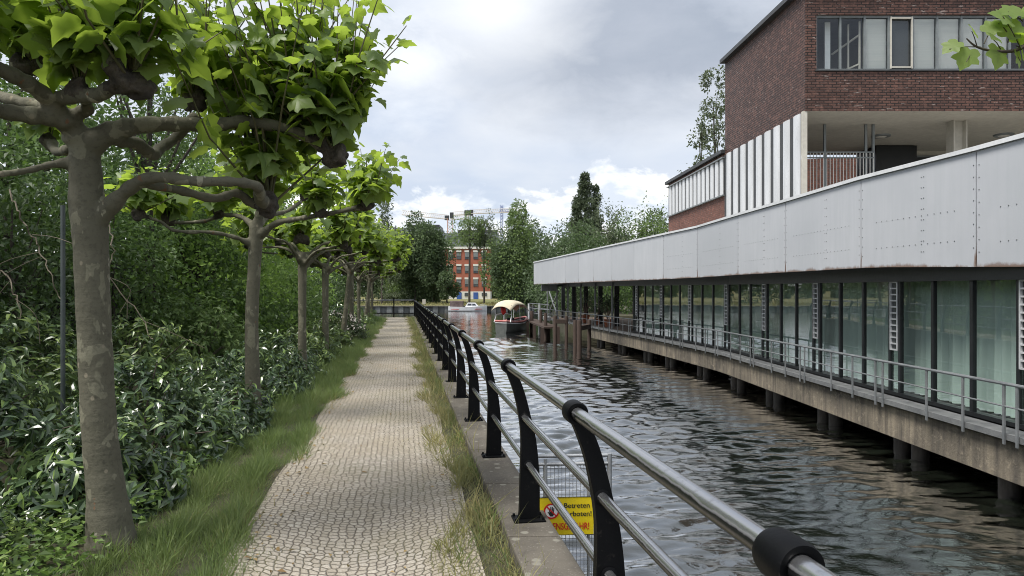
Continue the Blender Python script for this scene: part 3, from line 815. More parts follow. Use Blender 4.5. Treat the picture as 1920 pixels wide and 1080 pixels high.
# railing of the walkway
wr_ = thing('walkway_railing', 'slim grey steel railing along the narrow walkway in front of the green glass', 'railing', (6.3, 20, DECK))
RT = EYE - 1.16
ss = [s_of(v) for v in np.arange(3, 49.9, .45)]
for nm, z, r in (('top_rail', RT, .022), ('middle_rail', (RT + DECK) / 2 + .03, .012)):
    mb = MB(); mb.tube([gpt(s, .45, z) for s in ss], r, 8); obj(nm, mb, m_steel, wr_, smooth=True)
sp_ = [S0 - 3 * BAY + k * BAY + e for k in range(0, 15) for e in (-.25, -.02, .78, 1.62)]
for s in sp_:
    if s > s_of(49.5) or s < s_of(4): continue
    d_, n_ = nrm_at(s)
    mb = MB(); mb.box(gpt(s, .45, (RT + DECK - .14) / 2), (.038, .02, RT - DECK + .14), (d_, n_, Vector((0, 0, 1)))); obj('post', mb, m_steel, wr_)

# terracotta pots with shrubs on the terrace
m_terra = pm('terracotta', (.30, .11, .05), (.42, .17, .09), 4, .8)
m_pot = leafmat('pot plant leaves', (.03, .055, .02), (.06, .10, .03), .2)
for lab, y_, sc_, lv in (('largest terracotta pot with a bare branching shrub on the terrace', 40.6, 1.0, 150), ('terracotta pot with a leafy bush behind the terrace railing', 36.2, .8, 420), ('small terracotta pot with a thin shrub beside the terrace post', 38.2, .7, 120)):
    q_ = gpt(s_of(y_), -.35, DECK)
    pt = thing('potted_plant', lab, 'potted plant', q_, 'pots on the terrace')
    mb = MB(); mb.tube([q_, q_ + Vector((0, 0, .42 * sc_)), q_ + Vector((0, 0, .46 * sc_)), q_ + Vector((0, 0, .47 * sc_))], [.17 * sc_, .25 * sc_, .28 * sc_, .22 * sc_], 14); obj('pot', mb, m_terra, pt, smooth=True)
    mb = MB(); tips = []
    for k in range(14):
        a = rng.uniform(0, 6.28); e = Vector((math.cos(a) * .55, math.sin(a) * .55, rng.uniform(.8, 1.6))) * sc_
        b0 = q_ + Vector((0, 0, .44 * sc_)); mid = b0 + e * .5 + Vector((0, 0, .15)); mb.tube([b0, mid, b0 + e], [.014, .009, .004], 5); tips += [mid + (b0 + e - mid) * u for u in np.linspace(0, 1, 5)]
    obj('stem', mb, m_deck, pt)
    T = np.array([tips[i] for i in rng.integers(0, len(tips), lv)]) + rng.normal(0, .09, (lv, 3)); mb = MB(); scatter(mb, SMALL, T, rand_dirs(lv), rand_dirs(lv, 1.), rng.uniform(.07, .13, lv)); obj('foliage', mb, m_pot, pt)
# ------------------------------------------------------------------ brick building behind the pavilion
def brickmat(name, c1, c2, mortar, rough=.75, speck=.0, spec=.4, bw=.24, rh=.077, ms=.010, bmp=.6):
    m, t, o_ = newmat(name)
    co = t.n('ShaderNodeTexCoord').outputs['Object']
    s3 = t.n('ShaderNodeSeparateXYZ'); t.l(co, s3.inputs[0])
    ns = t.n('ShaderNodeSeparateXYZ'); t.l(t.n('ShaderNodeNewGeometry').outputs['Normal'], ns.inputs[0])
    side = t.math('GREATER_THAN', t.math('ABSOLUTE', ns.outputs[0]), .6)
    u = t.math('ADD', t.math('MULTIPLY', side, s3.outputs[1]), t.math('MULTIPLY', t.math('SUBTRACT', 1., side), s3.outputs[0]))
    cb = t.n('ShaderNodeCombineXYZ'); t.l(u, cb.inputs[0]); t.l(s3.outputs[2], cb.inputs[1])
    br = t.n('ShaderNodeTexBrick'); t.l(cb.outputs[0], br.inputs['Vector'])
    br.inputs['Scale'].default_value = 1; br.inputs['Brick Width'].default_value = bw; br.inputs['Row Height'].default_value = rh
    br.inputs['Mortar Size'].default_value = ms; br.inputs['Mortar Smooth'].default_value = .2; br.inputs['Bias'].default_value = -.1
    br.inputs['Color1'].default_value = (*c1, 1); br.inputs['Color2'].default_value = (*c2, 1); br.inputs['Mortar'].default_value = (*mortar, 1)
    c = t.mix(t.ramp(t.noise(co, .5, 5, .6), (.35, 0.), (.7, .45)), br.outputs['Color'], tuple(.5 * v for v in c1))
    c = t.mix(t.ramp(t.noise(co, 5, 6, .75), (.5, 0.), (.72, .5)), c, tuple(min(1, 1.8 * v) for v in c2))
    if speck: c = t.mix(t.ramp(t.noise(t.mapping(co, (1, 2.2, 5)), 3.6, 3, .6), (.64, 0.), (.70, speck)), c, (.40, .34, .31))
    h = t.math('ADD', t.math('MULTIPLY', br.outputs['Fac'], -1.), t.math('MULTIPLY', t.noise(co, 18, 5, .7), .6))
    principled(t, o_, c, rough, 0, t.bump(h, bmp, .02), spec)
    return m
m_brick = brickmat('dark clinker brick', (.082, .044, .035), (.152, .078, .060), (.016, .013, .012), .5, .6, .25, ms=.016, bmp=.5)
m_zinc = pm('dark roof edge', (.035, .038, .04), (.06, .063, .066), 2, .5)
m_winf = pm('grey window frame', (.17, .19, .195), (.23, .25, .255), 3, .45)
m_white = pm('off white plaster', (.46, .44, .395), (.53, .51, .46), .8, .85, .05, 20)
m_blind = pm('white venetian blind', (.84, .86, .85), (.90, .91, .90), .5, .6, stretch=(1, 1, 30))
m_wing, t, o_ = newmat('window pane'); 
gl = t.n('ShaderNodeBsdfGlossy', i_Roughness=.0); tr = t.n('ShaderNodeBsdfTransparent'); tr.inputs[0].default_value = (.93, .96, .96, 1)
fr = schlick(t); mx = t.n('ShaderNodeMixShader'); t.l(t.math('ADD', t.math('MULTIPLY', fr, .9), .07, True), mx.inputs[0]); t.l(tr.outputs[0], mx.inputs[1]); t.l(gl.outputs[0], mx.inputs[2]); t.l(mx.outputs[0], o_.inputs[0])
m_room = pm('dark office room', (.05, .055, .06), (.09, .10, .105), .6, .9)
BX = 8.46
def bl(Y, o_=0.): return BX - .054 * (Y - 20) - o_        # plane of the left face
Y0, Y1, Y2 = 20.0, 26.4, 34.1
ZS, ZR = EYE + 5.23, EYE + 8.73
bld = thing('brick_building', 'tall dark brick building with a ribbon of office windows and an overhanging upper floor', 'building', (12, 24, DECK))
XR = 19.5
# window ribbon opening in the front face
wx0, wx1 = (1531 - 960) / F * Y0, (1987 - 960) / F * Y0
wz0, wz1 = EYE + (548 - 131) / F * Y0, EYE + (548 - 27) / F * Y0
mb = MB()
def rect(x0, x1, z0, z1, y=Y0): mb.poly([(x0, y, z0), (x1, y, z0), (x1, y, z1), (x0, y, z1)])
rect(BX, wx0, ZS, ZR); rect(wx1, XR, ZS, ZR); rect(wx0, wx1, ZS, wz0); rect(wx0, wx1, wz1, ZR)
mb.poly([(wx0, Y0, wz0), (wx0, Y0, wz1), (wx0, Y0 + .14, wz1), (wx0, Y0 + .14, wz0)])
mb.poly([(wx0, Y0, wz1), (wx1, Y0, wz1), (wx1, Y0 + .14, wz1), (wx0, Y0 + .14, wz1)])
mb.poly([(bl(Y1), Y1, ZS), (BX, Y0, ZS), (BX, Y0, ZR), (bl(Y1), Y1, ZR)])
mb.poly([(XR, Y0, ZS), (XR, Y1, ZS), (XR, Y1, ZR), (XR, Y0, ZR)])
mb.poly([(XR, Y1, ZS), (bl(Y1), Y1, ZS), (bl(Y1), Y1, ZR), (XR, Y1, ZR)])
obj('wall', mb, m_brick, bld)
mb = MB(); mb.prism([(BX - .18, Y0 - .15, ZR), (bl(Y1) - .18, Y1 + .1, ZR), (XR + .1, Y1 + .1, ZR), (XR + .1, Y0 - .15, ZR)], (0, 0, 0), (0, 0, .14)); obj('roof', mb, m_zinc, bld)
mb = MB(); mb.box((BX + .01, Y0 + .004, (ZS + ZR) / 2), (.012, .012, ZR - ZS))
# lower wing
mb = MB(); ZW = EYE + 5.30; zq0, zq1 = EYE + 3.70, EYE + 5.14
mb.poly([(bl(Y2), Y2, DECK), (bl(Y1), Y1, DECK), (bl(Y1), Y1, zq0), (bl(Y2), Y2, zq0)])
mb.poly([(bl(Y2), Y2, zq1), (bl(Y1), Y1, zq1), (bl(Y1), Y1, ZW), (bl(Y2), Y2, ZW)])
XW = 11.0; mb.poly([(XW, Y2, DECK), (bl(Y2), Y2, DECK), (bl(Y2), Y2, ZW), (XW, Y2, ZW)]); mb.poly([(XW, Y1, DECK), (XW, Y2, DECK), (XW, Y2, ZW), (XW, Y1, ZW)])
mb.poly([(bl(Y2), Y2, zq0), (bl(Y1), Y1, zq0), (bl(Y1) + .25, Y1, zq0), (bl(Y2) + .25, Y2, zq0)])
m_brick2 = brickmat('red brown brick', (.15, .062, .045), (.22, .095, .068), (.09, .07, .06), .7, .5)
obj('wing_wall', mb, m_brick2, bld)
mb = MB(); mb.prism([(bl(Y1) - .16, Y1 - .004, ZW), (bl(Y2) - .16, Y2 + .15, ZW), (XW, Y2 + .15, ZW), (XW, Y1 + .02, ZW)], (0, 0, 0), (0, 0, .13)); obj('wing_roof', mb, m_zinc, bld)
# fluted light panels with dark gaps: strip of the wing, and the taller cladding under the overhang
m_flute = pm('fluted pale metal panel', (.56, .57, .575), (.68, .69, .70), 2.5, .30, .0, 10, metal=.15, stretch=(1, 1, .25), fine=0)
def panels(y_a, y_b, z0, z1, n, gap, ofs, nm):
    back = MB(); back.poly([(bl(y_b) - ofs + .02, y_b, z0), (bl(y_a) - ofs + .02, y_a, z0), (bl(y_a) - ofs + .02, y_a, z1), (bl(y_b) - ofs + .02, y_b, z1)])
    par = obj(nm + '_backing', back, m_zinc, bld)
    for i in range(n):
        a = y_a + (y_b - y_a) * i / n; b = y_a + (y_b - y_a) * (i + 1) / n
        b2 = a + (b - a) * (1 - gap)
        mb = MB(); pts = []
        for u, dp in ((0, -.02), (.03, .012), (.5, .03), (.97, .012), (1, -.02)):
            yv = a + (b2 - a) * u; pts.append((bl(yv) - ofs - dp, yv))
        mb.loft([Vector((x, y, z0)) for x, y in pts], [Vector((x, y, z1)) for x, y in pts], close=False)
        obj(nm, mb, m_flute, par, smooth=False)
panels(Y1 + .15, Y2 - .05, zq0, zq1, 14, .38, .03, 'window_panel')
panels(Y0 + .22, Y1 - .02, EYE + 1.2, ZS - .02, 9, .40, .05, 'cladding_panel')
mb = MB(); mb.box((BX + .0, Y0 + .07, (EYE + 1.2 + ZS) / 2), (.13, .11, ZS - EYE - 1.2)); obj('corner_post', mb, m_white, bld)
mb = MB()
for z in (zq0, zq1): mb.bar((bl(Y1) - .05, Y1 + .02, z), (bl(Y2) - .05, Y2, z), .12, .05)
obj('wing_window_frame', mb, m_winf, bld)
# underside of the overhang, back of the open floor
mb = MB(); mb.prism([(BX + .02, Y0 + .02, ZS), (XR, Y0 + .02, ZS), (XR, Y1, ZS), (bl(Y1) + .02, Y1, ZS)], (0, 0, .0), (0, 0, .1)); obj('soffit', mb, m_white, bld)
YB = 25.7
mb = MB()
mb.prism([(XW + .02, 31, DECK), (XR, 31, DECK), (XR, 31, EYE + 6.25), (XW + .02, 31, EYE + 5.85)], (0, 0, 0), (0, .3, 0))
obj('court_wall', mb, m_brick2, bld)
mb = MB(); bx0, bx1 = (1643 - 960) / F * 24.6, (1719 - 960) / F * 24.6
mb.box(((bx0 + bx1) / 2, 25.3, EYE + 3.1), (bx1 - bx0, 1.4, 4.2)); obj('stair_core', mb, m_dark, bld)
mb = MB(); mb.poly([(bx1, YB, EYE), (XR, YB, EYE), (XR, YB, ZS), (bx1, YB, ZS)]); obj('back_wall', mb, m_white, bld)
mb = MB(); mb.box((bx1 + 1.1, YB - .03, EYE + 4.2), (1.6, .04, 1.6)); rb_ = obj('back_window', mb, m_room, bld)
mb = MB()
mb.bar((bx1 + .28, YB - .06, EYE + 3.4), (bx1 + .28, YB - .06, EYE + 5.02), .06); mb.bar((bx1 + .28, YB - .06, EYE + 5.02), (bx1 + 1.95, YB - .06, EYE + 5.02), .06); obj('frame', mb, m_winf, rb_)
cx_ = (1794 - 960) / F * 21.2
mb = MB(); zc0, zc1 = EYE + 1.0, ZS - .002
for dx in (-.19, .19): mb.box((cx_ + dx, 21.2, (zc0 + zc1) / 2), (.035, .36, zc1 - zc0))
mb.box((cx_, 21.2, (zc0 + zc1) / 2), (.34, .03, zc1 - zc0)); obj('column', mb, m_white, bld)
m_lamp = pm('ceiling lamp glass', (.62, .60, .55), (.7, .68, .62), 2, .3)
for px, py in ((1652, 254), (1882, 252)):
    yv = 5.23 * F / (548 - py); q_ = at(px, py, yv); q_.z = ZS
    mb = MB(); mb.tube([q_, q_ - Vector((0, 0, .05))], [.30, .28], 20); l_ = obj('ceiling_lamp', mb, m_winf, bld, smooth=True)
    mb = MB(); mb.tube([q_ - Vector((0, 0, .05)), q_ - Vector((0, 0, .075))], [.17, .12], 16); obj('lamp_glass', mb, m_lamp, l_, smooth=True)
# ribbon windows: 0.70 m bays
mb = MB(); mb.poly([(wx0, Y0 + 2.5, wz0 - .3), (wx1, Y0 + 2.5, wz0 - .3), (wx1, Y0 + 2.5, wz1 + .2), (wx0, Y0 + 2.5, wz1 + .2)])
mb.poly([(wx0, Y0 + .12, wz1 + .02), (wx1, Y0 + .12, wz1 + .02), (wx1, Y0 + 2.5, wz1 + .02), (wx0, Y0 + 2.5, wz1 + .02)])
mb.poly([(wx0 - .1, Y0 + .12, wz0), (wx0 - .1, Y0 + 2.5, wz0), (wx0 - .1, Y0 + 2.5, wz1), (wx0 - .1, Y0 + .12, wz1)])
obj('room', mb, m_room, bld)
kinds = ['dark', 'open', 'blind', 'tilt', 'blind', 'blind', 'blind', 'blind', 'dark', 'blind']
for i, kd in enumerate(kinds):
    a = wx0 + .7015 * i; b = a + .7015; ym = Y0 + .10
    mb = MB()
    mb.box((a + .02, ym, (wz0 + wz1) / 2), (.055, .07, wz1 - wz0 - .008)); mb.box(((a + b) / 2 + .02, ym, wz1 - .035), (b - a - .06, .06, .06)); mb.box(((a + b) / 2 + .02, ym, wz0 + .03), (b - a - .06, .06, .05))
    wn = obj('window', mb, m_winf, bld)
    mb = MB(); mb.poly([(a + .048, ym + .01, wz0 + .055), (b - .008, ym + .01, wz0 + .055), (b - .008, ym + .01, wz1 - .065), (a + .048, ym + .01, wz1 - .065)]); obj('pane', mb, m_wing, wn)
    if kd == 'blind':
        mb = MB(); n = 44
        for k in range(n):
            z = wz0 + .07 + (wz1 - wz0 - .14) * k / n
            mb.poly([(a + .055, Y0 + .18, z), (b - .015, Y0 + .18, z), (b - .015, Y0 + .155, z + .026), (a + .055, Y0 + .155, z + .026)])
        obj('blind', mb, m_blind, wn)
    if kd == 'tilt':
        mb = MB()
        for x in (a + .065, b - .03): mb.box((x, Y0 + .05, (wz0 + wz1) / 2), (.035, .05, wz1 - wz0 - .1))
        for z in (wz0 + .09, wz1 - .09): mb.box(((a + b) / 2 + .02, Y0 + .05, z), (b - a - .12, .05, .04))
        obj('sash', mb, m_white, wn)
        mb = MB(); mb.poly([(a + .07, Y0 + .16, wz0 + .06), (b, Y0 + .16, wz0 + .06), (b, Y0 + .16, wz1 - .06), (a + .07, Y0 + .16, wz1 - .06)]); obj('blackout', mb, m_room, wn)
    if kd == 'open':
        mb = MB()
        mb.bar((a + .45, Y0 + .5, wz0 + .05), (a + .45, Y0 + .5, wz1 - .1), .045); mb.bar((a + .66, Y0 + .25, wz0 + .05), (a + .66, Y0 + .25, wz1 - .1), .045)
        mb.bar((a + .15, Y0 + .9, wz0 + .75), (a + .66, Y0 + .25, wz0 + 1.1), .045); mb.bar((a + .15, Y0 + .9, wz0 + .1), (a + .66, Y0 + .25, wz0 + .25), .045)
        obj('inner_sash', mb, m_white, wn)
    if kd == 'dark' and i == 0:
        mb = MB(); mb.box((a + .58, Y0 + .6, (wz0 + wz1) / 2), (.16, .05, wz1 - wz0)); obj('drape', mb, m_blind, wn)
mb = MB(); mb.box(((wx0 + wx1) / 2, Y0 + .03, wz0 - .02), (wx1 - wx0 + .1, .14, .036)); obj('sill', mb, m_zinc, bld)

# fence of white bars on the pavilion roof, under the overhang
m_bar = pm('white painted bars', (.62, .61, .58), (.72, .71, .68), 4, .5)
fn = thing('roof_fence', 'tall fence of thin white bars on the flat roof under the brick overhang', 'fence', ((1580 - 960) / F * 22, 22, EYE + 1.1))
YF = 21.5; xa, xb = (1519 - 960) / F * YF, (1639 - 960) / F * YF; zt_ = EYE + (548 - 285.5) / F * YF
mb = MB(); x = xa
while x < xb: mb.bar((x, YF, EYE + 1.1), (x, YF, zt_), .02); x += .103
obj('bar', mb, m_bar, fn)
mb = MB()
for z in (zt_, zt_ - .17): mb.bar((xa - .1, YF, z), (xb, YF, z), .04)
for z in (EYE + 1.5, EYE + 2.4): mb.bar((xa - .1, YF + .02, z), (xb, YF + .02, z), .03)
obj('frame', mb, m_winf, fn)
for px in (1547, 1624, 1638):
    x = (px - 960) / F * YF; mb = MB(); mb.bar((x, YF + .03, EYE + 1.1), (x, YF + .03, ZS - .02), .07); obj('post', mb, m_winf, fn)

# ------------------------------------------------------------------ mooring piles and jetty
m_wood, t, o_ = newmat('weathered brown timber pile')
co = t.n('ShaderNodeTexCoord').outputs['Object']
c = t.mix(t.noise(t.mapping(co, (6, 6, .6)), 3, 6, .7), (.03, .022, .018), (.095, .066, .053))
principled(t, o_, c, .8, 0, t.bump(t.noise(t.mapping(co, (8, 8, .6)), 6, 5, .7), .5, .02), .3)
mp = [(997, 583, 621, .30, 'thick dark mooring pile standing right behind the canopied launch'), (1014, 581, 626, .24, 'dark mooring pile with a pale pole beside the jetty rail'),
      (1023, 587, 634, .25, 'reddish mooring pile at the outer corner of the jetty'), (1041, 592.5, 642, .25, 'reddish mooring pile tied by a beam to the jetty'),
      (1062, 592.5, 642, .22, 'dark mooring pile on the jetty side of the tie beam'), (1078.5, 600, 657, .22, 'slim dark pile leaning against the frontmost mooring pile'),
      (1086, 600.5, 660, .27, 'frontmost brown mooring pile standing in the open canal'), (1105, 600, 654, .22, 'dark mooring pile nearest to the concrete beam of the pavilion')]
PT = {}
for px, pt_, pb, dm, lab in mp:
    dm *= .85
    Yv = 2.73 * F / (pb - 548); q_ = at(px, pb, Yv); zt_ = EYE - (pt_ - 548) / F * Yv
    mb = MB(); r = dm / 2; mb.tube([(q_.x, Yv, WATER - 1.5), (q_.x, Yv, zt_ - .04), (q_.x, Yv, zt_), (q_.x, Yv, zt_ + .005)], [r, r, r * .9, r * .3], 14)
    o = obj('mooring_pile', mb, m_wood, smooth=True); tag(o, lab, 'mooring pile', 'mooring piles by the jetty'); PT[px] = (q_.x, Yv, zt_)
for a, b, lab in ((1041, 1062, 'dark timber beam tying two brown mooring piles by the jetty'), (1086, 1105, 'dark timber beam tying the frontmost pile back to the pavilion')):
    p_, q_ = Vector(PT[a]), Vector(PT[b]); p_.z = q_.z = min(p_.z, q_.z) - .30
    mb = MB(); mb.bar(p_, q_, .2, .22); tag(obj('tie_beam', mb, m_wood, bevel=.01), lab, 'beam')
jt = thing('jetty', 'low timber jetty with a steel handrail running from the terrace out to the moored launch', 'jetty', (2.3, 45, -.4))
JA, JB = Vector((2.75, 40, DECK - .25)), Vector((1.75, 52, DECK - .25))
mb = MB(); mb.bar(JA - Vector((.45, 0, 0)), JB - Vector((.45, 0, 0)), .9, .10); obj('deck', mb, m_wood, jt)
for u in (0, .33, .66, 1):
    for dx in (-1.0, -.1):
        q_ = JA.lerp(JB, u); mb = MB(); mb.bar((q_.x + dx, q_.y, WATER - 1), (q_.x + dx, q_.y, DECK - .25), .2); obj('leg', mb, m_wood, jt)
mb = MB(); mb.box((2.4, 47.5, DECK + .1), (.5, 1.0, .06)); mb.box((2.4, 47.5, DECK - .05), (.45, .8, .16)); obj('step', mb, m_alu, jt)
mb = MB()
for z in (.25, .6, .95): mb.tube([(1.55, 51.6, DECK + z), (1.35, 53.2, DECK + z)], .025, 6); mb.tube([(1.55, 51.6, DECK + z), (2.5, 46.5, DECK + z)], .025, 6)
for x, y in ((1.35, 53.2), (1.55, 51.6), (2.0, 49), (2.5, 46.5)): mb.bar((x, y, DECK - .2), (x, y, DECK + .97), .045)
obj('handrail', mb, m_steel, jt)
for px, lab in ((1011, 'thin pale pole standing beside the jetty handrail'), (991, 'thin pale pole standing behind the canopied launch')):
    q_ = at(px, 600, 52); mb = MB(); mb.tube([(q_.x, 52, WATER - 1), (q_.x, 52, EYE - (569 - 548) / F * 52)], .05, 8); tag(obj('pole', mb, m_alu, smooth=True), lab, 'pole')

# ------------------------------------------------------------------ boats
def hull(mb, L, B, zs, zd, ph, stern=.55, n=18, keel=None, sheer=.12, flare=.8):
    """loft of cross sections from stern (u=0) to bow (u=1); local x forward, y left"""
    rows = []
    for i in range(n + 1):
        u = i / n
        bw = B / 2 * (stern + (1 - stern) * math.sin(min(1, u / .45) * math.pi / 2)) if u < .45 else B / 2 * max(.03, math.cos((u - .45) / .55 * math.pi / 2) ** .7)
        top = zd + sheer * (2 * u - .8) ** 2 + (.10 * sheer / .12) * max(0, u - .5)
        x = -L / 2 + L * u
        sec = [(x, bw, top), (x, bw * (flare + .14), zs + .15 * (top - zs)), (x - .05 * u, bw * flare * .8, zs - .12), (x - .1 * u, 0, zs - .22)]
        rows.append(sec + [(a, -b, c) for a, b, c in sec[-2::-1]])
    return rows
def place(rows, o, ang):
    c, s = math.cos(ang), math.sin(ang)
    return [[Vector((o.x + x * c - y * s, o.y + x * s + y * c, z)) for x, y, z in r] for r in rows]
def skin(mb, rows):
    n = len(rows[0]); V = [p for r in rows for p in r]
    mb.add(V, [(i * n + k, i * n + k + 1, (i + 1) * n + k + 1, (i + 1) * n + k) for i in range(len(rows) - 1) for k in range(n - 1)] + [tuple(range(n))])
m_hulld = pm('grey green boat hull', (.09, .10, .095), (.16, .17, .16), 2, .4)
m_gunw = pm('red and white gunwale', (.42, .12, .11), (.55, .28, .26), 2, .4)
m_canv = pm('cream canvas', (.50, .44, .33), (.58, .52, .41), 1.5, .7, .1, 12)
m_bin = pm('dark boat interior', (.015, .015, .018), (.05, .04, .04), 3, .7)
m_hullw = pm('white boat hull', (.66, .67, .68), (.76, .77, .78), 1.5, .35)
m_redc = pm('red life jackets', (.50, .03, .025), (.62, .05, .04), 4, .6)
m_glassd = pm('dark boat window', (.03, .04, .05), (.06, .07, .085), 2, .1)
BO = at(963, 613, 48.4); BO.z = 0
lb = thing('launch_boat', 'open launch with a cream canopy and a red and white rim moored beside the piles', 'boat', (BO.x, BO.y, WATER))
AN = R(66)      # stern towards the path
zd = WATER + .72
rows = hull(None, 4.2, 1.42, WATER, zd, 0, .6)
mb = MB(); skin(mb, place(rows, BO, AN)); obj('hull', mb, m_hulld, lb, smooth=True)
rim = place([[r[0], r[-1]] for r in rows], BO, AN); lft = [r[0] for r in rim]; rgt = [r[1] for r in rim]
mb = MB(); mb.tube(lft[::-1] + rgt, .07, 8, True); mb.tube([lft[0], rgt[0]], .07, 8); obj('gunwale', mb, m_gunw, lb, smooth=True)
mb = MB(); mb.tube([p - Vector((0, 0, .13)) for p in lft[::-1] + rgt], .035, 6, True); mb.tube([lft[0] - Vector((0, 0, .13)), rgt[0] - Vector((0, 0, .13))], .035, 6); obj('rubbing_strake', mb, m_hullw, lb, smooth=True)
mb = MB(); mb.loft([a - Vector((0, 0, .25)) for a in lft], [a - Vector((0, 0, .25)) for a in rgt], close=False); obj('inner_floor', mb, m_bin, lb)
def bp_(x, y, z): c, s = math.cos(AN), math.sin(AN); return Vector((BO.x + x * c - y * s, BO.y + x * s + y * c, z))
mb = MB()
for x in (-1.2, .2): mb.bar(bp_(x, -.6, zd - .12), bp_(x, .6, zd - .12), .4, .08)
mb.box(bp_(-.5, 0, zd), (.5, .5, .5)); obj('bench', mb, m_bin, lb, bevel=.03)
mb = MB(); n = 10; top = []; 
for i in range(n + 1):
    u = i / n; x = -2.1 + 3.7 * u; wv_ = .78 * (1 - .5 * max(0, u - .55) ** 1.2 * 2 - .35 * max(0, .25 - u)); z0 = zd + 1.14 - .22 * u + .10 * math.sin(u * 3) - .40 * max(0, .22 - u) / .22
    top.append([bp_(x, wv_ * v, z0 + .30 * (1 - v * v) ** .8 - .30 * max(0, u - .5) ** 2 * 4) for v in np.linspace(-1, 1, 11)])
V = [p for r in top for p in r]; mb.add(V, [(i * 11 + k, i * 11 + k + 1, (i + 1) * 11 + k + 1, (i + 1) * 11 + k) for i in range(n) for k in range(10)])
cv = obj('canopy', mb, m_canv, lb, smooth=True); md = cv.modifiers.new('thick', 'SOLIDIFY'); md.thickness = .03
for x in (-1.7, -.3, 1.4):
    for y in (-.64, .64): mb = MB(); mb.tube([bp_(x, y * .98, zd), bp_(x, y * .9, zd + 1.16)], .025, 6); obj('canopy_pole', mb, m_alu, lb)
mb = MB(); mb.tube([bp_(-1.9, -.6, zd), bp_(-1.6, -.56, zd + .5), bp_(-1.55, 0, zd + .6), bp_(-1.6, .56, zd + .5), bp_(-1.9, .6, zd)], .03, 6); mb.tube([bp_(-1.55, .0, zd), bp_(-1.55, 0, zd + .6)], .02, 6); obj('windscreen', mb, m_hullw, lb)
# red bundle hung under the canopy
mb = MB(); q_ = bp_(-1.5, .1, zd + .84); V = []
mb.tube([q_ + Vector((0, 0, -.36)), q_ + Vector((.03, 0, -.25)), q_ + Vector((0, 0, 0)), q_ + Vector((-.03, 0, .22)), q_ + Vector((0, 0, .32))], [.06, .16, .18, .15, .05], 12)
tag(obj('life_jackets', mb, m_redc, smooth=True), 'bright red bundle of life jackets hanging under the cream canopy of the launch', 'life jackets')
# white cabin cruiser at the far quay
CO = at(877, 582, 100.6); CO.z = 0
cb_ = thing('cabin_cruiser', 'small white cabin cruiser moored at the far sheet piled bank', 'boat', (CO.x, CO.y, WATER))
rows = hull(None, 5.6, 1.9, WATER, WATER + .62, 0, .85)
AN2 = R(3); mb = MB(); skin(mb, place(rows, CO, AN2)); obj('hull', mb, m_hullw, cb_, smooth=True)
def cp_(x, y, z): c, s = math.cos(AN2), math.sin(AN2); return Vector((CO.x + x * c - y * s, CO.y + x * s + y * c, WATER + z))
r2 = place([[r[0], r[-1]] for r in rows], CO, AN2); mb = MB(); mb.loft([r[0] - Vector((0, 0, .03)) for r in r2], [r[1] - Vector((0, 0, .03)) for r in r2], close=False); obj('foredeck', mb, m_hullw, cb_)
mb = MB()
lo_ = [(-.4, .75), (1.7, .6), (1.7, -.6), (-.4, -.75)]; up_ = [(.0, .6), (1.1, .5), (1.1, -.5), (.0, -.6)]
mb.loft([cp_(x, y, .6) for x, y in lo_], [cp_(x, y, 1.22) for x, y in up_]); mb.poly([cp_(x, y, 1.22) for x, y in up_]); cab = obj('cabin', mb, m_hullw, cb_)
mb = MB(); mb.poly([cp_(-.05, -.705, .82), (cp_(.55, -.66, .82)), cp_(.55, -.60, 1.10), cp_(.02, -.64, 1.10)]); mb.poly([cp_(.65, -.655, .82), cp_(1.25, -.61, .82), cp_(1.05, -.565, 1.08), cp_(.65, -.59, 1.10)]); obj('window', mb, m_glassd, cab)
mb = MB(); mb.box(cp_(-1.6, 0, 1.02), (1.9, 1.4, .9)); obj('cockpit_tent', mb, pm('faded brown tarpaulin', (.10, .07, .07), (.18, .14, .13), 2, .8), cb_, bevel=.08)
mb = MB(); mb.tube([cp_(-.1, -.3, 1.2), cp_(-.15, -.3, 1.55)], .02, 5); mb.tube([cp_(1.75, -.55, .6), cp_(1.8, -.5, .95), cp_(2.5, -.1, 1.0), cp_(2.6, 0, .75)], .02, 5); obj('pulpit_rail', mb, m_alu, cb_)
mb = MB(); mb.bar(cp_(-2.4, -.93, .25), cp_(2.1, -.7, .3), .04, .05); obj('stripe', mb, m_redc, cb_)

# ------------------------------------------------------------------ buildings and cranes across the canal
m_bred = pm('red brick far off', (.30, .105, .065), (.38, .15, .10), .6, .85)
m_plinth = pm('pale plinth', (.58, .57, .52), (.68, .67, .62), .4, .85)
m_wdark = pm('dark window glass', (.06, .07, .08), (.12, .13, .14), .8, .2)
m_blue = pm('blue door', (.04, .10, .30), (.06, .14, .38), 1, .5)
YR = 150.
rbd = thing('red_brick_house', 'red brick house with white lintels and pale ground floor behind the far lawn', 'building', ((872 - 960) / F * YR, YR, 0))
def fp(px, py, Y): p = at(px, py, Y); return p.x, p.z
xl, _ = fp(812, 0, YR); xr_, _ = fp(919, 0, YR); _, z0 = fp(0, 563, YR); _, z1 = fp(0, 546.5, YR); _, z2 = fp(0, 467, YR)
mb = MB(); mb.box(((xl + xr_) / 2, YR + 5, (z1 + z2) / 2), (xr_ - xl, 10, z2 - z1)); obj('wall', mb, m_bred, rbd)
mb = MB(); mb.box(((xl + xr_) / 2, YR + 5, (z0 + z1) / 2 - .5), (xr_ - xl + .1, 10.1, z1 - z0 + 1)); obj('plinth', mb, m_plinth, rbd)
mb = MB(); mb.box(((xl + xr_) / 2, YR + 5, z2 + .25), (xr_ - xl + .5, 10.5, .5)); obj('cornice', mb, m_plinth, rbd)
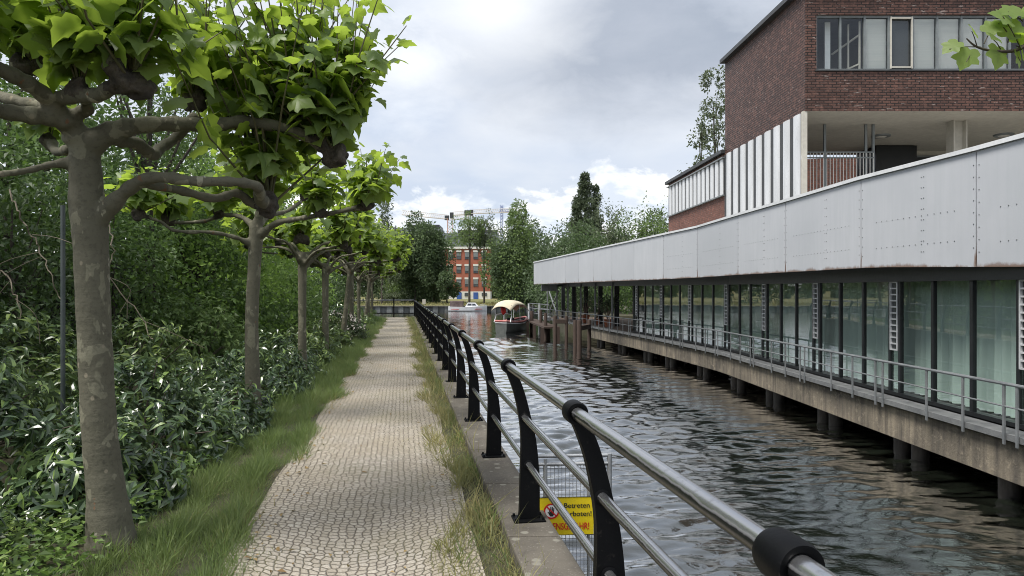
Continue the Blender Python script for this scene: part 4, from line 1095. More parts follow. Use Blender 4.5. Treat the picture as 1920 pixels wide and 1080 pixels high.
for cxp in (829, 844.6, 860.3, 876, 892, 907.5):
    for cyp in (530.5, 505.5, 479.5):
        x, z = fp(cxp, cyp, YR); mb = MB(); mb.box((x, YR - .02, z), (1.02, .1, 1.55)); wn = obj('window', mb, m_wdark, rbd)
        mb = MB(); mb.box((x, YR - .06, z + .98), (1.15, .16, .40)); obj('lintel', mb, m_plinth, wn)
        mb = MB(); mb.box((x, YR - .08, z + .25), (.95, .05, 1.0 if cxp > 870 else .5)); obj('blind', mb, m_winf, wn)
for cxp, w_, h_, cyp in ((861, 1.0, 1.8, 556), (892, 1.0, 1.8, 556)):
    x, z = fp(cxp, cyp, YR); mb = MB(); mb.box((x, YR - .1, z), (w_, .12, h_)); obj('door', mb, m_blue, rbd)
for cxp in (876, 908):
    x, z = fp(cxp, 552, YR); mb = MB(); mb.box((x, YR - .1, z), (1.1, .12, .7)); obj('cellar_window', mb, m_wdark, rbd)
YG = 230.
for lab, pxa, pxb, pyt, n, dep in (('dark flat roofed office block rising behind the trees left of the cranes', 738, 826, 427, 3, 14), ('grey glass office block with a flat roof behind the red brick house', 832, 935, 437, 3, 14)):
    ob_ = thing('office_block', lab, 'building', ((pxa + pxb) / 2 / F * 0 + ((pxa + pxb) / 2 - 960) / F * YG, YG, 0))
    xa, zt_ = fp(pxa, pyt, YG); xb, _ = fp(pxb, pyt, YG)
    mb = MB(); mb.box(((xa + xb) / 2, YG + dep / 2, zt_ / 2), (xb - xa, dep, zt_)); obj('wall', mb, pm('grey cladding', (.17, .19, .21), (.25, .27, .29), .3, .6), ob_)
    mb = MB(); mb.box(((xa + xb) / 2 + 2, YG + dep / 2, zt_ + .5), (xb - xa - 5, dep - 2, 1.2)); obj('roof', mb, m_zinc, ob_)
    for r in range(5):
        k = 0; x = xa + 1
        while x < xb - 2:
            mb = MB(); mb.box((x + .8, YG - .05, zt_ - 1.9 - r * 3.2), (1.5, .1, 1.9)); obj('window', mb, m_wdark, ob_); x += 2.1
m_crw = pm('white and red crane steel', (.62, .55, .50), (.72, .68, .64), .05, .5); m_crr = pm('red crane steel', (.5, .26, .20), (.62, .38, .31), .1, .5); m_crb = pm('blue crane steel', (.10, .14, .32), (.16, .2, .4), .2, .5)
YC = 290.
def lattice(a, b, dpt, m, nm, par, seg=16, th=.18):
    a = Vector(a); b = Vector(b); d_ = (b - a).normalized(); up = Vector((0, 0, 1)) if abs(d_.z) < .8 else Vector((1, 0, 0)); up = (up - d_ * up.dot(d_)).normalized(); sd_ = d_.cross(up)
    mb = MB(); c_ = [up * dpt * .6, -up * dpt * .4 + sd_ * dpt * .5, -up * dpt * .4 - sd_ * dpt * .5]
    for v in c_: mb.bar(a + v, b + v, th)
    for i in range(seg):
        p_, q_ = a.lerp(b, i / seg), a.lerp(b, (i + 1) / seg)
        for k in range(3): mb.bar(p_ + c_[k], q_ + c_[(k + 1) % 3], th * .6)
    return obj(nm, mb, m, par)
def cpt(px, py): return at(px, py, YC)
ca = thing('tower_crane', 'tower crane with a red and white mast and a long jib reaching to the left', 'crane', (cpt(843, 0).x, YC, 0))
lattice(cpt(843, 560), cpt(843, 410), 2.0, m_crr, 'mast', ca, 26); lattice(cpt(841, 408), cpt(754, 399.5), 1.8, m_crw, 'jib', ca, 22); lattice(cpt(845, 408), cpt(880, 408.5), 1.5, m_crw, 'counter_jib', ca, 8)
mb = MB(); mb.box(cpt(838, 408.5), (1.8, 1.8, 1.8)); obj('cab', mb, m_zinc, ca); mb = MB(); mb.box(cpt(847, 404), (1.5, 1.5, 2.4)); obj('slewing_head', mb, m_zinc, ca)
YC = 320.
ca = thing('tower_crane', 'tower crane with a pale mast and a jib reaching to the right over the trees', 'crane', (cpt(881, 0).x, YC, 0))
lattice(cpt(881, 560), cpt(881, 400), 2.0, m_crw, 'mast', ca, 26); lattice(cpt(883, 398), cpt(977, 394.5), 1.8, m_crw, 'jib', ca, 22); lattice(cpt(879, 399), cpt(848, 401), 1.5, m_crw, 'counter_jib', ca, 8)
mb = MB(); mb.box(cpt(876, 399), (2.4, 1.8, 2.2)); obj('counterweight', mb, m_zinc, ca); mb = MB(); mb.box(cpt(884, 399), (1.6, 1.6, 2.6)); obj('cab', mb, m_zinc, ca)
YC = 350.
ca = thing('crane_mast', 'slim blue crane mast standing behind the bright green willow', 'crane', (cpt(940.6, 0).x, YC, 0))
lattice(cpt(940.6, 560), cpt(940.6, 385), 1.1, m_crb, 'mast', ca, 30, .3); lattice(cpt(935, 396), cpt(955, 395), 1.0, m_crb, 'stub_jib', ca, 4)
# small things on the far lawn
m_board = pm('pale notice board', (.36, .34, .30), (.45, .43, .38), 2, .7)
q_ = at(795, 570, 103.5); nb_ = thing('notice_board', 'pale upright notice board at the edge of the far lawn', 'sign', q_)
mb = MB(); mb.box(q_ + Vector((0, 0, .35)), (.5, .08, .75)); obj('board', mb, m_board, nb_)
mb = MB(); mb.bar(q_ - Vector((0, 0, .4)), q_, .1); obj('post', mb, m_winf, nb_)
q_ = at(745, 561, 128)
mb = MB(); mb.box(q_, (6, .4, .8)); tag(obj('garden_wall', mb, m_plinth, bevel=.03), 'pale low wall at the left end of the far lawn', 'wall')
# ------------------------------------------------------------------ pollarded plane trees
m_bark, t, o_ = newmat('flaking plane bark')
co = t.n('ShaderNodeTexCoord').outputs['Object']
c = t.mix(t.noise(co, 2.2, 6, .65), (.064, .062, .044), (.165, .155, .112))
v = t.noise(t.mapping(co, (1, 1, .62)), 7.5, 3, .5, .4)
c = t.mix(t.ramp(v, (.59, 0.), (.605, .6)), c, (.235, .225, .16))
v2 = t.noise(t.mapping(co, (1, 1, .6), (4, 7, 2)), 5.2, 4, .55, .3)
c = t.mix(t.ramp(v2, (.645, 0.), (.66, .75)), c, (.34, .325, .245))
c = t.mix(t.ramp(t.noise(co, 34, 4, .7), (.5, 0.), (.7, .45)), c, (.035, .033, .025))
v3 = t.noise(t.mapping(co, (1, 1, .8), (9, 1, 5)), 9, 3, .5)
c = t.mix(t.ramp(v3, (.68, 0.), (.70, .8)), c, (.17, .085, .045))
vs = t.n('ShaderNodeTexVoronoi', i_Scale=9., i_Randomness=1.); t.l(t.mapping(co, (1, 1, .75)), vs.inputs['Vector'])
c = t.mix(t.ramp(vs.outputs['Distance'], (.10, .8), (.13, 0.)), c, (.25, .22, .16))
ringz = t.noise(t.mapping(co, (.8, .8, 9)), 2.4, 3, .5)
h = t.math('ADD', t.math('MULTIPLY', ringz, .35), t.math('ADD', t.math('MULTIPLY', v, .6), t.math('MULTIPLY', t.noise(co, 40, 5, .65), .35)))
principled(t, o_, c, .8, 0, t.bump(h, .42, .03), .3)
m_knob = pm('rough pollard knuckle', (.035, .03, .025), (.11, .095, .075), 12, .95, .9, 40)
m_plane = leafmat('plane leaves', (.058, .115, .018), (.24, .35, .055), .56, .40, (.52, .68, .08))
m_shoot = pm('green shoots', (.07, .08, .03), (.12, .10, .05), 8, .7)

def catmull(P, n=5):
    P = [Vector(p) for p in P]; r = []
    for i in range(len(P) - 1):
        p0, p1, p2, p3 = (P[max(0, min(len(P) - 1, i + q))] for q in (-1, 0, 1, 2))
        for k in range(n):
            u = k / n
            r.append(.5 * ((2 * p1) + (-p0 + p2) * u + (2 * p0 - 5 * p1 + 4 * p2 - p3) * u * u + (-p0 + 3 * p1 - 3 * p2 + p3) * u ** 3))
    return r + [P[-1]]
def plane_tree(label, base, trunk, limbs, knobs, voxel=.016, leafn=11, lsc=.175, tpl=LOBED, seed=1):
    """trunk: [(point, radius)], limbs: [[(point, radius)...]], knobs: [(point, radius, shoots, shoot length)] in world coordinates"""
    rg = np.random.default_rng(seed)
    root = thing('plane_tree', label, 'tree', base, 'pollarded plane trees along the path')
    mb = MB()
    for k, br in enumerate([trunk] + limbs):
        P = catmull([p for p, _ in br], 6); rr = np.interp(np.linspace(0, len(br) - 1, len(P)), range(len(br)), [q for _, q in br])
        if k:
            rr = rr * .86 * (1 + .11 * np.sin(np.arange(len(P)) * 1.7 + k)) * (1 + .05 * np.sin(np.arange(len(P)) * 3.9))
        else:
            rr = rr * (1 + .02 * np.sin(np.arange(len(P)) * 2.1))
        mb.tube(P, list(rr), 14)
    for p, r, *_ in knobs:
        for _k in range(5):
            dlt = Vector(rg.normal(0, r * .32, 3)); rad = r * rg.uniform(.5, .8)
            mb.tube([p + dlt + Vector((0, 0, z)) * rad for z in (-1, -.7, 0, .7, 1)], [rad * q for q in (.25, .75, 1, .75, .25)], 8)
    tr_ = obj('trunk', mb, m_bark, root)
    md = tr_.modifiers.new('r', 'REMESH'); md.mode = 'VOXEL'; md.voxel_size = voxel; md.use_smooth_shade = True
    md = tr_.modifiers.new('s', 'SMOOTH'); md.factor = .5; md.iterations = 5
    baked(tr_)
    tr_.data.materials.append(m_knob)
    from mathutils import noise as mnoise
    me = tr_.data; co_ = np.empty(len(me.vertices) * 3); me.vertices.foreach_get('co', co_); co_ = co_.reshape(-1, 3); wv_ = np.zeros(len(co_))
    for p, r, *_ in knobs:
        l_ = np.array(p - root.location); dst = np.linalg.norm(co_ - l_, axis=1); wv_ = np.maximum(wv_, np.clip(1.9 - dst / r, 0, 1))
    nr_ = np.empty(len(co_) * 3); me.vertices.foreach_get('normal', nr_); nr_ = nr_.reshape(-1, 3)
    for i in np.nonzero(wv_ > .01)[0]:
        co_[i] += nr_[i] * wv_[i] * (.034 * mnoise.noise(Vector(co_[i]) * 13) + .020 * mnoise.noise(Vector(co_[i]) * 31) - .004)
    me.vertices.foreach_set('co', co_.ravel())
    for po in me.polygons:
        if wv_[po.vertices[0]] > .55: po.material_index = 1
    me.shade_smooth(); me.update()
    lf, sh = MB(), MB(); LP, LD, LN, LS = [], [], [], []
    for p, r, ns, ln in knobs:
        for k in range(ns):
            a = rg.uniform(0, 6.28); el = max(R(20), R(90) - abs(rg.normal(0, .58))); 
            dr = Vector((math.cos(a) * math.cos(el), math.sin(a) * math.cos(el), math.sin(el)))
            L = ln * rg.uniform(.5, 1.15); pts = []; q_ = p + dr * r * .6; dd = dr.copy()
            nseg = leafn
            for i in range(nseg + 1):
                pts.append(q_.copy()); dd = (dd + Vector((0, 0, .05)) + Vector(rg.normal(0, .07, 3))).normalized(); q_ = q_ + dd * L / nseg
            sh.tube([pts[0], pts[nseg // 2], pts[-1]], [.009, .006, .003], 5, False)
            for i in range(1, nseg + 1):
                az = i * 2.4 + rg.uniform(-.5, .5); u = i / nseg
                o_ = Vector((math.cos(az), math.sin(az), 0)) + dr * .25; pet = rg.uniform(.05, .11)
                stem = (o_ + Vector((0, 0, rg.uniform(.1, .7)))).normalized(); lp = pts[i] + stem * pet
                ld = (o_ + Vector((0, 0, rg.uniform(-1.5, .25)))).normalized()
                n_ = Vector((0, 0, .8)) + o_ * rg.uniform(.1, .9) + Vector(rg.normal(0, .4, 3))
                LP.append(lp); LD.append(ld); LN.append(n_)
                LS.append(lsc * rg.uniform(.7, 1.2) * (1 - .45 * max(0, u - .6) / .4))
    LP, LD, LN = (np.array([tuple(v) for v in q_]) for q_ in (LP, LD, LN)); LS = np.array(LS)
    for j, tp_ in enumerate((LOBED, LOBED2, LOBED3)): scatter(lf, tp_, LP[j::3], LD[j::3], LN[j::3], LS[j::3])
    nl = len(lf.f); lf.add(sh.verts(), sh.f)
    cr_ = obj('crown', lf, m_plane, root, smooth=True); cr_.data.materials.append(m_shoot)
    mi = np.zeros(len(lf.f), np.int32); mi[nl:] = 1; cr_.data.polygons.foreach_set('material_index', mi)
    return root

def A(px, py, Y, r): return (at(px, py, Y), r)
T1Y = 4.3
b1 = Vector((-2.46, 4.3, 0))
trunk1 = [(b1 + Vector((.0, 0, -.15)), .23), (at(209, 1025, 4.3), .150), (at(199, 920, 4.3), .110), (at(186, 800, 4.3), .100), (at(176, 600, 4.3), .097), (at(170, 450, 4.3), .101), (at(163, 380, 4.3), .104), (at(160, 300, 4.3), .086), (at(152, 250, 4.3), .082)]
limbs1 = [
    [A(178, 420, 4.3, .08), A(232, 362, 4.25, .052), (at(285, 333, 4.2), .044), A(370, 340, 4.2, .039), A(440, 341, 4.3, .038), A(482, 350, 4.45, .040), A(488, 372, 4.6, .05), A(500, 385, 4.75, .06)],
    [A(262, 345, 4.25, .03), A(330, 355, 4.45, .036), A(400, 372, 4.6, .036), A(445, 362, 4.75, .036), A(470, 380, 4.85, .04), A(500, 385, 4.85, .05)],
    [A(160, 275, 4.3, .10), A(205, 250, 4.3, .082), A(255, 236, 4.35, .063), A(330, 232, 4.4, .056), A(400, 234, 4.5, .05), A(470, 229, 4.6, .052), A(560, 250, 4.75, .045), A(630, 292, 4.85, .045)],
    [A(215, 262, 4.35, .05), A(258, 270, 4.55, .05), A(285, 290, 4.7, .048), A(300, 278, 4.85, .045), A(330, 258, 5.0, .045), A(370, 215, 5.0, .05)],
    [A(150, 265, 4.3, .10), A(120, 222, 4.2, .082), A(65, 217, 4.05, .062), A(0, 208, 3.9, .052), A(-90, 190, 3.6, .045)],
    [A(128, 235, 4.2, .07), A(95, 190, 4.1, .06), A(55, 158, 3.95, .055), A(0, 130, 3.8, .05), A(-80, 95, 3.6, .05)],
    [A(90, 200, 4.15, .045), A(40, 192, 4.2, .045), A(-20, 175, 4.3, .045), A(-90, 150, 4.4, .04)],
    [A(105, 185, 4.1, .05), A(150, 178, 4.0, .058), A(185, 178, 3.95, .05), A(212, 162, 3.9, .05), A(240, 150, 3.9, .08)],
    [A(135, 305, 4.3, .05), A(95, 309, 4.2, .028), A(50, 320, 4.1, .026), A(0, 327, 4.0, .025), A(-60, 340, 3.8, .022)],
    [A(150, 210, 4.25, .05), A(165, 205, 4.2, .045), A(160, 190, 4.15, .03)],
    [A(130, 280, 4.4, .04), A(105, 284, 4.7, .035), A(95, 262, 4.9, .045)],
]
knobs1 = [(at(245, 150, 3.9), .105, 16, .8), (at(150, 158, 4.0), .07, 12, .7), (at(365, 190, 4.6), .085, 12, .9), (at(630, 292, 4.85), .10, 20, 1.05), (at(505, 385, 4.8), .085, 22, 1.25), (at(-80, 95, 3.6), .08, 12, .7), (at(60, 120, 4.6), .08, 18, .9), (at(560, 240, 5.0), .08, 20, 1.2), (at(600, 255, 4.8), .06, 12, 1.1), (at(440, 225, 5.1), .07, 11, 1.0), (at(95, 262, 4.9), .06, 3, .3)]
plane_tree('nearest plane tree in the left foreground with a thick mottled trunk and bare knobbly limbs', b1, trunk1, limbs1, knobs1, .014, 10, .165, seed=21)

Y2_ = 8.43; b2 = Vector(((478 - 960) / F * Y2_, Y2_, 0))
trunk2 = [(b2 + Vector((0, 0, -.2)), .115), (at(474, 720, Y2_), .09), (at(472, 600, Y2_), .08), (at(477, 500, Y2_), .078), (at(479, 460, Y2_), .085), (at(481, 425, Y2_), .085)]
limbs2 = [
    [A(476, 462, Y2_, .06), A(450, 448, 8.3, .036), A(400, 436, 8.1, .034), A(330, 433, 7.9, .03), A(300, 415, 7.8, .028), A(262, 404, 7.7, .026)],
    [A(480, 430, Y2_, .06), A(455, 408, 8.5, .04), A(420, 404, 8.6, .036), A(380, 415, 8.7, .034), A(320, 418, 8.8, .032)],
    [A(486, 445, Y2_, .07), A(515, 420, 8.3, .046), A(560, 410, 8.2, .04), A(620, 400, 8.0, .036), A(690, 385, 7.8, .04)],
    [A(482, 425, Y2_, .06), A(505, 405, 8.8, .04), A(540, 395, 9.3, .036), A(575, 370, 9.6, .04)],
    [A(481, 425, Y2_, .08), A(488, 395, 8.4, .06), A(490, 375, 8.4, .07)],
]
knobs2 = [(at(690, 382, 7.8), .10, 12, .62), (at(575, 365, 9.6), .10, 14, .8), (at(490, 370, 8.4), .12, 14, .8), (at(315, 412, 8.8), .09, 12, .6), (at(262, 400, 7.7), .08, 9, .6), (at(600, 395, 8.0), .08, 10, .55), (at(410, 400, 8.6), .07, 9, .6)]
plane_tree('second plane tree of the row with a slimmer grey trunk and thin spreading branches', b2, trunk2, limbs2, knobs2, .02, 10, .17, seed=5)

def generic(label, base, seed, h=2.35, lean=(0, 0)):
    rg = np.random.default_rng(seed); V3 = lambda x, y, z: base + Vector((x, y, z))
    lx, ly = lean
    trunk = [(V3(0, 0, -.2), .115), (V3(lx * .1, 0, .25), .088), (V3(lx * .5, ly * .5, h * .5), .075), (V3(lx, ly, h), .085)]
    limbs, knobs = [], []; top = V3(lx, ly, h)
    for k in range(6):
        a = k * 1.05 + rg.uniform(-.3, .3); L = rg.uniform(.9, 1.55); z1 = rg.uniform(.0, .35); s = -rg.uniform(0, .25)
        dv = Vector((math.cos(a), math.sin(a), 0)); e = top + dv * L + Vector((0, 0, z1))
        limbs.append([(top + Vector((0, 0, s - .1)), .06), (top + dv * L * .35 + Vector((0, 0, z1 * .7 + s * .3)), .04), (top + dv * L * .7 + Vector((rg.normal(0, .05), 0, z1 * .8)), .034), (e, .04)])
        knobs.append((e, .09, 17, .85))
    knobs.append((top + Vector((0, 0, .2)), .12, 12, .75))
    return plane_tree(label, base, trunk, limbs, knobs, .03, 9, .175, seed=seed)
ordl = ['third plane tree of the row, standing in the dark shrubs', 'fourth plane tree of the row, its foot hidden in light green shrubs', 'fifth plane tree of the row, its trunk leaning towards the path', 'sixth plane tree of the row, just beyond the leaning trunk',
        'seventh plane tree of the row, above the pale flowering shrub', 'eighth plane tree of the row, slim trunk near the end of the path', 'ninth plane tree of the row, one before the end railing', 'last plane tree of the row, next to the end railing of the path']
GA = generic(ordl[0], Vector((0, 0, 0)), 31); GB = generic(ordl[2], Vector((0, 0, 0)), 47, 2.45, (.28, 0))
zsl = [12.3, 16.0, 20.2, 24.2, 28.2, 32.2, 36.2, 40.2]
for i, Yv in enumerate(zsl):
    src = GB if i in (2, 5) else GA
    first = (i == 0) or (i == 2)
    o = src if first else copy_tree(src)
    o.location = (LX(Yv) - 2.5, Yv, 0); o.rotation_euler = (0, 0, 0 if i == 2 else (i * 1.3) % 6.28)
    s = (1.0, .98, 1.0, 1.06, .98, 1.0, 1.03, 1.0)[i]; o.scale = (s, s, s)
    o['label'] = ordl[i]

# ------------------------------------------------------------------ shrubs
m_visc = leafmat('dark leathery leaves', (.028, .055, .026), (.085, .135, .055), .2, .27, (.12, .2, .05), .75, tip=(.19, .28, .075), tip_at=.84)
m_laurel = leafmat('fresh laurel leaves', (.045, .085, .026), (.12, .18, .05), .25, .34, (.2, .3, .06), .6, tip=(.23, .31, .08), tip_at=.75)
m_light = leafmat('light green shrub leaves', (.06, .11, .025), (.13, .20, .05), .35, .5)
m_flower = leafmat('shrub with pale blossom', (.03, .05, .02), (.07, .10, .035), .2, .5)
m_blossom = pm('pale pinkish blossom', (.50, .44, .40), (.68, .62, .58), 6, .7)
m_twig = pm('brown twigs', (.05, .038, .028), (.10, .08, .06), 8, .8)
def shrub(name, label, c, rad, nw, leaf, mat, tpl=LONG, per=7, seed=0, group='dark evergreen shrubs beside the path', top=True, extra=None):
    rg = np.random.default_rng(seed); c = Vector(c)
    root = thing(name, label, 'shrub', c, group)
    d = rg.normal(size=(nw, 3)); d[:, 2] = np.abs(d[:, 2]) * .9 - .1; d = unit(d)
    q = (np.sin(d[:, 0] * 5 + seed) + np.sin(d[:, 1] * 6 + 2 * seed) + np.sin(d[:, 2] * 7)) * .07
    rr = (rg.uniform(.55, 1.0, nw) ** .5 + q)[:, None]
    tip = np.array(c) + d * rr * np.array(rad)
    tip[:, 2] = np.maximum(tip[:, 2], c.z + .05)
    ax = unit(d * np.array([1, 1, .6]) + np.array([0, 0, .55]) + rg.normal(0, .25, (nw, 3)))
    P, D, N, S = [], [], [], []
    u = unit(np.cross(ax, np.array([.3, .5, .81]))); v = np.cross(ax, u)
    for k in range(per):
        a = k * 2.4 + rg.uniform(0, 6.28, nw); el = rg.uniform(-.35, .75, nw)
        rad_ = u * np.cos(a)[:, None] + v * np.sin(a)[:, None]
        dd = rad_ * np.cos(el)[:, None] + ax * np.sin(el)[:, None] + np.array([0, 0, -.28])
        P.append(tip - ax * (k * .012)[..., None] if False else tip - ax * k * .016); D.append(dd); N.append(ax + rg.normal(0, .2, (nw, 3))); S.append(leaf * rg.uniform(.6, 1.15, nw))
    mb = MB(); scatter(mb, tpl, np.concatenate(P), np.concatenate(D), np.concatenate(N), np.concatenate(S))
    fo = obj('foliage', mb, mat, root, smooth=True)
    mb = MB()
    for i in range(16):
        e = Vector(tip[i]); b0 = c + Vector((rg.normal(0, .08), rg.normal(0, .08), 0)); mid = b0.lerp(e, .5) + Vector((0, 0, .12)); mb.tube([b0, mid, e], [.014, .010, .005], 5, False)
    obj('stems', mb, m_twig, root)
    return root
SH = [  # offset from the railing line, Y, radii, whorls, leaf, material, label
    (-3.45, 2.95, (.50, .45, .34), 110, .115, m_laurel, 'low fresh green shrub at the bottom left corner of the picture'),
    (-3.0, 3.75, (.34, .34, .22), 60, .10, m_laurel, 'small fresh sprig of laurel at the foot of the nearest plane trunk'),
    (-4.1, 3.6, (1.0, .8, .95), 360, .13, m_visc, 'dark glossy shrub left of the nearest plane tree'),
    (-3.0, 5.15, (.58, .62, .64), 300, .125, m_visc, 'dark long-leaved shrub right behind the nearest plane trunk'),
    (-4.5, 5.5, (1.15, 1.0, 1.28), 430, .135, m_visc, 'tall dark shrub against the concrete wall at the left edge'),
    (-3.2, 6.6, (.80, .85, .86), 330, .125, m_visc, 'broad dark shrub between the first and second plane trees'),
    (-5.0, 7.4, (1.2, 1.0, 1.32), 380, .13, m_laurel, 'tall shrub with fresh yellowish tips behind the broad dark shrub'),
    (-3.1, 8.5, (.70, .8, .72), 260, .12, m_visc, 'dark shrub at the foot of the second plane tree'),
    (-4.6, 9.8, (1.2, 1.1, 1.25), 320, .13, m_laurel, 'high green shrub behind the second plane tree'),
    (-2.72, 7.75, (.52, .62, .56), 190, .115, m_visc, 'small dark shrub hiding the foot of the second plane trunk'),
    (-2.68, 11.6, (.5, .7, .6), 150, .12, m_visc, 'small dark shrub hiding the foot of the third plane trunk'),
    (-2.7, 15.0, (.5, .8, .62), 130, .13, m_laurel, 'small green shrub hiding the foot of the fourth plane trunk'),
    (-3.0, 10.6, (.75, .95, .74), 240, .125, m_visc, 'dark shrub just beyond the second plane tree'),
    (-3.1, 13.0, (.8, 1.1, .80), 220, .13, m_visc, 'dark shrub around the foot of the third plane tree'),
    (-4.8, 13.4, (1.3, 1.4, 1.4), 280, .15, m_light, 'light green bush behind the third plane tree'),
    (-3.0, 16.2, (.85, 1.3, .9), 200, .14, m_laurel, 'green bush around the fourth plane tree'),
    (-2.9, 19.4, (.8, 1.3, .85), 170, .15, m_laurel, 'green bush before the pale flowering shrub'),
    (-3.2, 27.0, (1.0, 1.9, .95), 170, .17, m_visc, 'dark bush beyond the pale flowering shrub'),
    (-3.0, 31.5, (1.0, 2.2, .90), 150, .18, m_laurel, 'rounded bush near the end of the row of plane trees'),
    (-2.9, 36.5, (.9, 2.2, .75), 130, .18, m_light, 'last low bush before the end railing'),
]
for i, (o_, Yv, rad, nw, lf_, mt, lab) in enumerate(SH):
    shrub('evergreen_shrub', lab, off(o_, Yv, 0), (rad[0] * 1.06, rad[1] * 1.06, rad[2] * 1.16), int(nw * 1.4), lf_ * .95, mt, seed=60 + i)
fs = shrub('flowering_shrub', 'shrub covered with pale pinkish blossom beside the path', off(-2.75, 23.0, 0), (.85, 1.2, .95), 230, .14, m_flower, seed=90, group=None)
n = 240; d_ = rand_dirs(n, .5); d_[:, 2] = np.abs(d_[:, 2]); mb = MB(); scatter(mb, SMALL, np.array(off(-2.75, 23.0, .05)) + d_ * np.array((.86, 1.22, .97)) * rng.uniform(.85, 1.05, (n, 1)), rand_dirs(n), rand_dirs(n, 1), rng.uniform(.06, .11, n)); obj('blossom', mb, m_blossom, fs)

# ------------------------------------------------------------------ back of the shrub bed: board fence, steel post, creepers, trees
m_board2 = pm('dark weathered boards', (.018, .018, .017), (.05, .048, .043), 2, .85, .3, 20, stretch=(.3, .3, 4))
bf = MB()
for z in np.arange(.55, 2.3, .16):
    a, b = off(-6.6, 2.0, z), off(-6.6, 22, z); bf.bar(a, b, .03, .145)
tag(obj('board_fence', bf, m_board2), 'dark horizontal board fence half hidden behind the shrubs', 'fence')
gw = MB(); gw.bar(off(-6.45, 1.5, .45), off(-6.45, 9, .45), .25, 1.0); tag(obj('garden_wall', gw, m_quay, bevel=.02), 'low grey concrete wall behind the shrubs at the left edge', 'wall')
q_ = at(118, 620, 6.3); mb = MB(); mb.tube([(q_.x, 6.3, 0), (q_.x, 6.3, EYE + (548 - 385) / F * 6.3)], .020, 10); tag(obj('steel_post', mb, pm('green grey steel post', (.06, .075, .075), (.10, .115, .115), 5, .5), smooth=True), 'slim grey green steel post standing left of the nearest plane trunk', 'post')
# bare vines in front of the fence
m_vine = pm('pale dry vines', (.10, .085, .06), (.20, .17, .13), 6, .85)
vr = np.random.default_rng(4)
for lab, pts in (('thin bare vine curling down in front of the dark fence at the left edge', [(20, 360, 6), (35, 400, 5.9), (60, 440, 5.9), (80, 480, 5.9), (95, 520, 5.8), (112, 560, 5.8)]),
                 ('pale looping creeper stem low behind the shrubs at the left edge', [(-20, 500, 5.8), (15, 520, 5.8), (28, 560, 5.7), (40, 600, 5.7)]),
                 ('straggling bare creeper stem between the first two plane trunks', [(205, 420, 6.6), (212, 470, 6.5), (206, 520, 6.5), (262, 590, 6.5), (285, 640, 6.4)])):
    mb = MB(); P = catmull([at(*p) for p in pts], 5); mb.tube([p + Vector(vr.normal(0, .012, 3)) for p in P], list(np.linspace(.007, .004, len(P))), 6)
    for k in range(3):
        p0 = P[vr.integers(3, len(P) - 3)]; e = p0 + Vector((vr.normal(0, .25), vr.normal(0, .1), -vr.uniform(.1, .4))); mb.tube(catmull([p0, p0.lerp(e, .5) + Vector((vr.normal(0, .08), 0, .05)), e], 4), .003, 5)
    tag(obj('vine', mb, m_vine, smooth=True), lab, 'vine')

